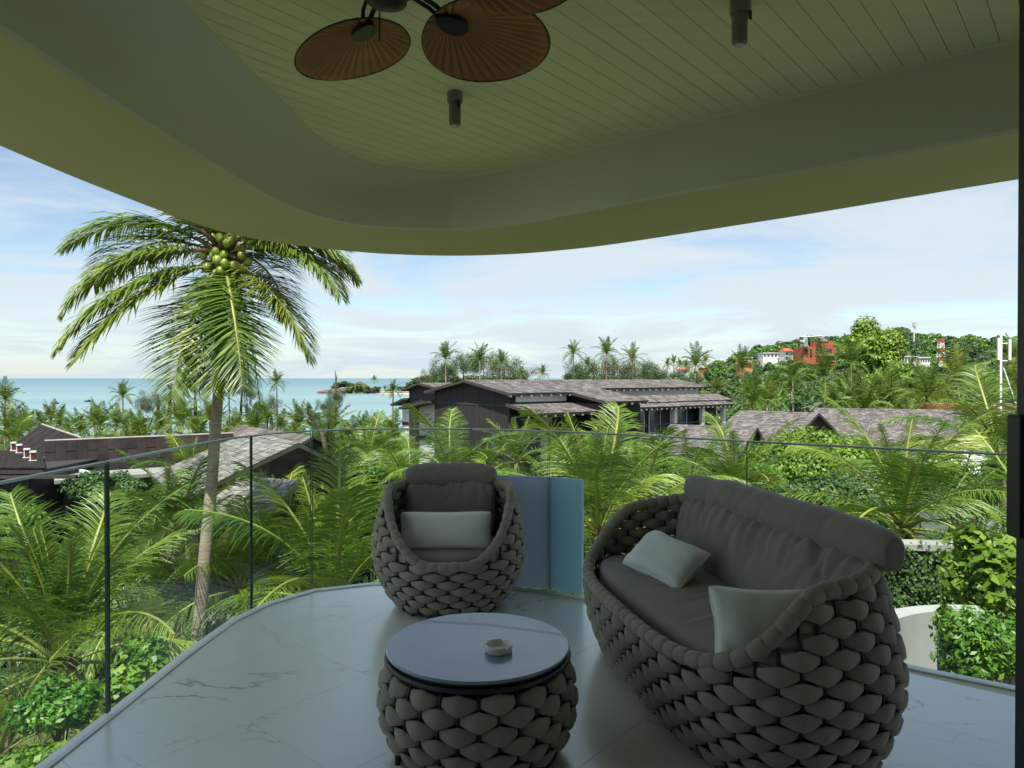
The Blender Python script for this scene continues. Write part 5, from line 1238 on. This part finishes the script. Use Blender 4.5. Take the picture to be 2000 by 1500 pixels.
named = [(540,748,150,3.1,'slender palm standing alone against the sea left of the rocky islet'),(240,775,120,2.9,'thin palm silhouetted against the sea above the panelled roof'),
 (768,762,110,2.0,'small palm in front of the sandy spit, left of the big house'),(870,700,150,4.1,'tall palm above the left end of the big house roof'),(937,702,155,4.0,'tall palm rising above the dark gable of the big house'),
 (980,708,165,3.2,'palm with a ragged crown right of the gable of the big house'),(1018,730,170,2.2,'small palm top peeping over the big roof ridge, right of the gable'),(1060,730,170,2.4,'small palm top alone on the skyline above the big roof'),
 (1120,690,160,3.6,'tall slim palm standing free above the middle of the big roof'),(1185,690,165,4.3,'thick crowned palm above the middle of the big roof, second from the free one'),(1235,702,160,4.0,'palm among feathery trees above the right half of the big roof'),(1148,715,175,2.6,'small palm between the slim palm and the thick crowned palm'),
 (1610,732,85,4.4,'large palm with long hanging fronds in front of the red building'),(1662,710,90,3.6,'tall dark palm with a pale trunk right of the red building'),(1872,745,70,4.0,'large palm in front of the hill, left of the antenna mast'),(1812,775,65,3.8,'palm with a short trunk behind the long shingled roof'),
 (1358,712,130,4.2,'dark palm beside the small red roof on the hillside'),(1450,718,130,4.2,'slim tall palm on the slope below the white villas'),(1548,738,110,4.2,'palm on the slope left of the large hanging palm'),(1740,782,70,3.6,'palm with pale fronds behind the middle of the long shingled roof'),
 (1985,712,75,3.8,'tall palm at the right edge behind the antenna mast'),(1990,760,60,3.2,'lower palm at the right edge below the antennas'),(1470,790,60,2.6,'small upright palm beyond the lodge roof'),(1690,800,60,3.4,'palm just above the ridge behind the bright tree'),
 (10,780,110,3.6,'palm at the left edge against the sea'),(1925,800,52,3.0,'dark palm in front of the orange building'),(1775,728,110,3.2,'palm below the white hillside building')]
for i, (px, py, Y, L, lab) in enumerate(named): farpalm(px, py, Y, L, lab, 'distant palms', i)
rg = random.Random(99); row = []
for i in range(40):
    px = 15+i*20.5+rg.uniform(-8, 8); 
    if px > 780: break
    row.append((px, rg.uniform(822, 850)+(12 if 560 < px else 0), rg.uniform(80, 120)))
for i, (px, py, Y) in enumerate(row): farpalm(px, py+(-6 if i % 3 else 8), Y, rg.uniform(2.6, 3.6), f'{ordn(i)} from the left in the band of low palms along the shore', 'low palms along the shore', i+3)
row = sorted([(rg.uniform(1400, 1985), rg.uniform(745, 800), 0) for i in range(24)])
for i, (px, py, _) in enumerate(row): farpalm(px, py, 65+(800-py)*1.1+rg.uniform(0, 20), rg.uniform(2.6, 3.6), f'{ordn(i)} from the left among the palms scattered on the wooded slope', 'palms on the wooded slope', i+1)
row = sorted([(rg.uniform(150, 830), 0, 0) for i in range(14)])
for i, (px, _, _) in enumerate(row):
    Y = rg.uniform(36, 62); x = (px-1000)/F*Y
    if not free(x, Y): Y = 68
    farpalm(px, rg.uniform(875, 900), Y, rg.uniform(2.0, 2.6), f'{ordn(i)} from the left of the mid distance palms between roofs and shore', 'mid distance palms left of the big house', i+2)
for i, (px, py) in enumerate(((1303,712),(1316,708),(1328,712),(1340,716),(1378,704))): farpalm(px, py, 380, 4.5, f'tiny palm on the far left foot of the hill, {ordn(i)} from the left', 'tiny palms on the skyline', i)
# bare and sparse trees
def branchtree(px0, py0, Y, pts_list, label, leaves=None, r0=.12, seed=0, base=None):
    c = P(px0, py0, Y); gz = float(hgt(c.x, c.y)); e = empty('bare_tree', (c.x, c.y, gz), 0, label, 'tree', 'sparse trees against the sea'); mb = MB()
    mb.tube([(0,0,0), (0,0,c.z-gz)], [r0*1.3, r0], 7)
    for pts, r_ in pts_list: mb.tube([P(a, b, Y+dy)-Vector((c.x, c.y, gz)) for a, b, dy in pts], [r_*(1-.75*i/(len(pts)-1)) for i in range(len(pts))], 6)
    mb.build('trunk', 'bark', e, smooth=True)
    for j, (px, py, w, h) in enumerate(leaves or []):
        p = P(px, py, Y)-Vector((c.x, c.y, gz)); link('foliage', CA[j % 4], e, p, (0,0,j), (w, w, h))
    return e
branchtree(640,905,30,[([(640,905,0),(634,868,0),(628,845,0),(610,820,.3),(600,805,.2),(603,792,0)],.12),([(634,850,0),(645,820,.4),(650,800,.5)],.07),([(610,820,0),(596,812,0),(597,802,0)],.05)],'crooked leafless branching tree against the sea, below the islet',[(618,822,.25,.35),(637,800,.4,.5),(604,796,.12,.15)],seed=1)
branchtree(654,860,90,[([(654,860,0),(655,800,0),(656,750,0),(655,724,0)],.22),([(656,745,0),(659,730,0)],.1),([(655,800,0),(668,790,0),(668,780,0)],.1)],'thin straight tree with a bare top in front of the rocky islet',[(652,790,1.1,1.7),(660,780,1.0,1.6),(648,810,1.1,1.6)],r0=.3)
branchtree(330,820,110,[([(330,820,0),(332,770,0),(335,745,0)],.35),([(333,760,0),(324,745,0),(322,738,0)],.2)],'bare forked stump tree against the sea just left of the tall palm',[(342,772,.9,.5)],r0=.4)
branchtree(308,820,115,[([(308,820,0),(309,790,0),(309,770,0)],.35)],'short dead trunk with sparse green twigs against the sea',[(296,788,2.2,2.2),(288,800,1.8,2)],r0=.4)
branchtree(382,820,100,[([(382,820,0),(381,780,0),(380,752,0)],.3)],'reddish bare trunk behind the hanging fronds of the tall palm',[],r0=.35)
branchtree(530,830,110,[([(530,830,0),(530,800,0)],.25)],'small feathery tree beside the slender palm against the sea',[(524,800,1.9,2.6),(492,775,1.2,1.6)],r0=.3)
branchtree(470,810,140,[([(470,810,0),(472,770,0),(474,752,0)],.3)],'sparse tree behind the hanging dead fronds, against the sea',[(478,764,2.2,1.6)],r0=.3)
# the islet
isl = []
rg = random.Random(8)
for i in range(70):
    px = rg.uniform(650, 735); t = (px-650)/85; top = 735+22*t**.8 if px > 672 else 735+(672-px)*.8; py = rg.uniform(min(top+4, 762), 764); Y = 700+rg.uniform(-10, 10); p = P(px, py, Y); isl.append((p.x, p.y, p.z, rg.uniform(.9, 1.4), rg.choice((0,1,1,2,5,6)), rg.random()*6))
for i in range(40):
    px = rg.uniform(730, 850); p = P(px, rg.uniform(756, 764), 690); isl.append((p.x, p.y, p.z, rg.uniform(.5, .8), rg.choice((0,1,2,3)), rg.random()*6))
for i in range(50):
    px = rg.uniform(800, 880); p = P(px, rg.uniform(745-(px-800)*.25, 762), 420); isl.append((p.x, p.y, p.z, rg.uniform(.7, 1.2), rg.choice((0,1,1,2,5)), rg.random()*6))
joined_cloud('islet_woodland', isl, USF)
tag(dome(-152, 702, 20, 11, 13, SEA-1, 'ground', 'islet_hill', 9, rough=.15, pw=1.2), kind='structure')
farpalm(731, 742, 690, 5.5, 'single tree standing at the right end of the rocky islet', 'distant palms', 3)
bo = MB()
for i in range(120):
    px = rg.uniform(622, 672); p = P(px, rg.uniform(764-(px-622)*.12, 768), 690); s = rg.uniform(.8, 2.0)
    bo.box((p.x, p.y, p.z), (s*1.3, s, s*.9), rg.random()*3, mat=Matrix.Rotation(rg.random(), 3, 'X') @ Matrix.Rotation(rg.random()*3, 3, 'Z'))
tag(bo.build('boulders', 'rock'), 'stuff'); bpy.data.objects['boulders']['kind'] = 'stuff'
if 'label' in bpy.data.objects['boulders']: del bpy.data.objects['boulders']['label']
# boats
for i, (px, py, lab, s) in enumerate(((108,789,'tiny dark boat lying still on the sea, the left one',1.0),(172,785,'tiny boat running left on the sea with a white wake',1.3))):
    Y = 1375*15.42/(py-738); x = (px-1000)/F*Y; e = empty('boat', (x, Y, SEA), 0, lab, 'boat')
    MB().add([(-2.2*s,0,.9),(-1.4*s,.6,.8),(2*s,.6,.7),(2*s,-.6,.7),(-1.4*s,-.6,.8),(-1.6*s,0,-.2),(1.8*s,.4,-.2),(1.8*s,-.4,-.2)], [(0,1,2,3,4),(0,5,6,2,1),(0,4,3,7,5),(5,7,6),(2,6,7,3)]).build('hull', 'blackwood', e)
    MB().box((.4*s,0,1.1), (1.2*s,.8,.7)).build('cabin', 'trimwood', e)
    if i: MB().add([(2.6,0,.03),(24,1.2,.02),(24,-1.2,.02)], [(0,1,2)]).build('wake', 'foam', e)

# ------------------------------------------------------------------ buildings on the hill
def hb(px0, px1, py0, py1, Y, mat, name, label, roof=None, cat='building', windows=0, dz=8):
    am = ((px0+px1)/2-1000)/F
    for Y_ in range(150, 620, 4):
        if float(hgt(am*Y_, Y_)) >= P(px0, py1, Y_).z-5.6: Y = Y_; break
    dz = 8
    a, b = P(px0, py1, Y), P(px1, py0, Y); e = empty(name, ((a.x+b.x)/2, Y, a.z), 0, label, cat); w = b.x-a.x; h = b.z-a.z
    MB().box((0,3,h/2-dz/2), (w,6,h+dz)).build('wall', mat, e)
    if windows:
        for i in range(windows):
            x = -w/2+w*(i+.5)/windows; o = MB().box((x,-.02,h*.5), (w/windows*.55,.1,h*.5)).build('window', 'winglass', e)
    if roof:
        rh = h*.7; MB().add([(-w*.58,-.8,h),(w*.58,-.8,h),(w*.58,6.8,h),(-w*.58,6.8,h),(-w*.3,3,h+rh),(w*.3,3,h+rh)], [(0,1,5,4),(1,2,5),(2,3,4,5),(3,0,4),(3,2,1,0)]).build('roof', roof, e)
    else: MB().box((0,2.9,h+.12), (w*1.06,6.6,.24)).build('roof_slab', mat, e)
    return e
hb(1446,1470,699,706,330,'whitewall','hillside_villa','small white villa directly above a red roof, leftmost on the hill',windows=3,cat='villa')
hb(1490,1526,690,699,340,'whitewall','hillside_villa','long white villa in the middle of the hill',windows=5,cat='villa')
hb(1533,1549,686,696,340,'whitewall','hillside_villa','narrow white villa under an orange roof, left of the red building',windows=2,roof='redroof',cat='villa')
hb(1446,1470,710,718,300,'orange','hillside_house','red tiled house below the leftmost white villa',roof='redroof',cat='house')
hb(1328,1346,722,728,330,'whitewall','hillside_house','red tiled house at the foot of the hill, farthest left',roof='redroof',cat='house')
hb(1370,1384,719,724,310,'orange','hillside_house','orange house half hidden behind a dark palm on the lower slope',cat='house')
hb(1755,1790,697,708,300,'whitewall','white_block','long white flat roofed block on the hill, left part',windows=6)
hb(1792,1816,699,710,290,'whitewall','white_block','white flat roofed block on the hill, right part beside the mast',windows=5)
hb(1806,1826,733,741,210,'orange','hillside_house','small pink gabled house below the red and white mast',roof='redroof',cat='house')
rb_ = empty('red_building', (0,0,0), 0, 'orange red building with pointed tower roofs on the hilltop', 'building')
def rbx(px0, px1, py0, py1, Y, d=8, nm='wall', mat='redroof'):
    a, b = P(px0, py1, Y), P(px1, py0, Y); return MB().box(((a.x+b.x)/2, Y+d/2, (a.z+b.z)/2), (b.x-a.x, d, b.z-a.z)).build(nm, mat, rb_)
rbx(1570,1594,677,712,220); rbx(1604,1627,666,712,216); rbx(1594,1604,684,712,222); rbx(1627,1633,678,712,219)
for px0, px1, py, Y, ht in ((1569,1580,677,219,8),(1601,1618,667,216,8)):
    a = P(px0, py, Y); b = P(px1, py, Y); t = P((px0+px1)/2, py-ht, Y); w = b.x-a.x; m_ = (a.x+b.x)/2
    MB().add([(a.x,Y-.2,a.z),(b.x,Y-.2,a.z),(b.x,Y+w,a.z),(a.x,Y+w,a.z),(m_-.4*w*.4,Y+w/2,t.z),(m_+.4*w*.4,Y+w/2,t.z)], [(0,1,5,4),(1,2,5),(2,3,4,5),(3,0,4)]).build('tower_roof', 'shingle_dk', rb_)
for px in (1575,1584,1608,1616,1622):
    for py in (684,692): a = P(px, py, 215.8 if px > 1600 else 219.8); MB().box(a, (.7,.2,.8)).build('window', 'trimwood', rb_)
cr_ = empty('tower_crane', (0,0,0), 0, 'thin tower crane standing behind the red building', 'crane'); Y = 300
MB().tube([P(1576,710,Y), P(1576,652,Y)], .25, 4).build('mast', 'greymetal', cr_); MB().tube([P(1564,659,Y), P(1606,656,Y)], .3, 4).build('jib', 'greymetal', cr_); MB().box(P(1565,661,Y), (1.4,1,1.2)).build('counterweight', 'trimwood', cr_); MB().tube([P(1564,659,Y), P(1576,652,Y), P(1600,656,Y)], .07, 4).build('stay_cable', 'greymetal', cr_)
ma = empty('radio_mast', (0,0,0), 0, 'slender white radio mast with a round top on the hilltop', 'mast'); Y = 320
MB().tube([P(1784,706,Y), P(1785,640,Y)], [.42,.16], 6).build('pole', 'whitewall', ma); MB().lathe([(.01,-1.4),(.7,-1),(.7,1),(.01,1.4)], 10, P(1785,634,Y)).build('antenna', 'greymetal', ma); MB().tube([P(1787,650,Y), P(1787,632,Y)], .12, 5).build('rod', 'greymetal', ma)
lm = empty('lattice_mast', (0,0,0), 0, 'red and white banded lattice mast on the hill', 'mast'); Y = 230
for i in range(6):
    y0, y1 = 662+i*9, 662+(i+1)*9; w0 = .55+.07*i; mb = MB(); c0, c1 = P(1837.5, y0, Y), P(1837.5, y1, Y)
    for sx in (-1, 1):
        for sy in (-1, 1): mb.tube([c0+Vector((sx*w0,sy*w0,0)), c1+Vector((sx*(w0+.07),sy*(w0+.07),0))], .13, 4)
        mb.tube([c0+Vector((sx*w0,-w0,0)), c1+Vector((-sx*w0,-w0,0))], .10, 4); mb.tube([c0+Vector((sx*w0,w0,0)), c1+Vector((-sx*w0,w0,0))], .10, 4)
    mb.tube([c0+Vector((-w0,-w0,0)), c0+Vector((w0,-w0,0))], .12, 4); mb.build('mast_section', 'redwhite_r' if i % 2 == 0 else 'whitewall', lm)
# cell mast near the right edge
cm = empty('cell_mast', (0,0,0), 0, 'grey phone mast with white panel antennas behind the long shingled roof', 'mast'); Y = 36
b0, t0_ = P(1955,835,Y), P(1955,652,Y); b0 = Vector((b0.x, b0.y, -9)); MB().tube([b0, t0_], .055, 10).build('pole', 'greymetal', cm, smooth=True)
MB().tube([P(1960,722,Y)+Vector((0,0,.1)), P(1996,822,Y-1.5)], .03, 6).build('brace', 'greymetal', cm)
for px, y0, y1 in ((1950,660,703),(1972,662,703)): a, b = P(px,y1,Y-.2), P(px,y0,Y-.2); MB().box((a+b)/2, (.11,.08,(b-a).length)).build('panel_antenna', 'whitewall', cm)
for py in (671,705): MB().tube([P(1955,py,Y), P(1973,py,Y-.1)], .03, 5).build('arm', 'greymetal', cm)
for k in range(12): MB().box(P(1951,715+k*9,Y-.12), (.07,.05,.04)).build('rung', 'greymetal', cm)
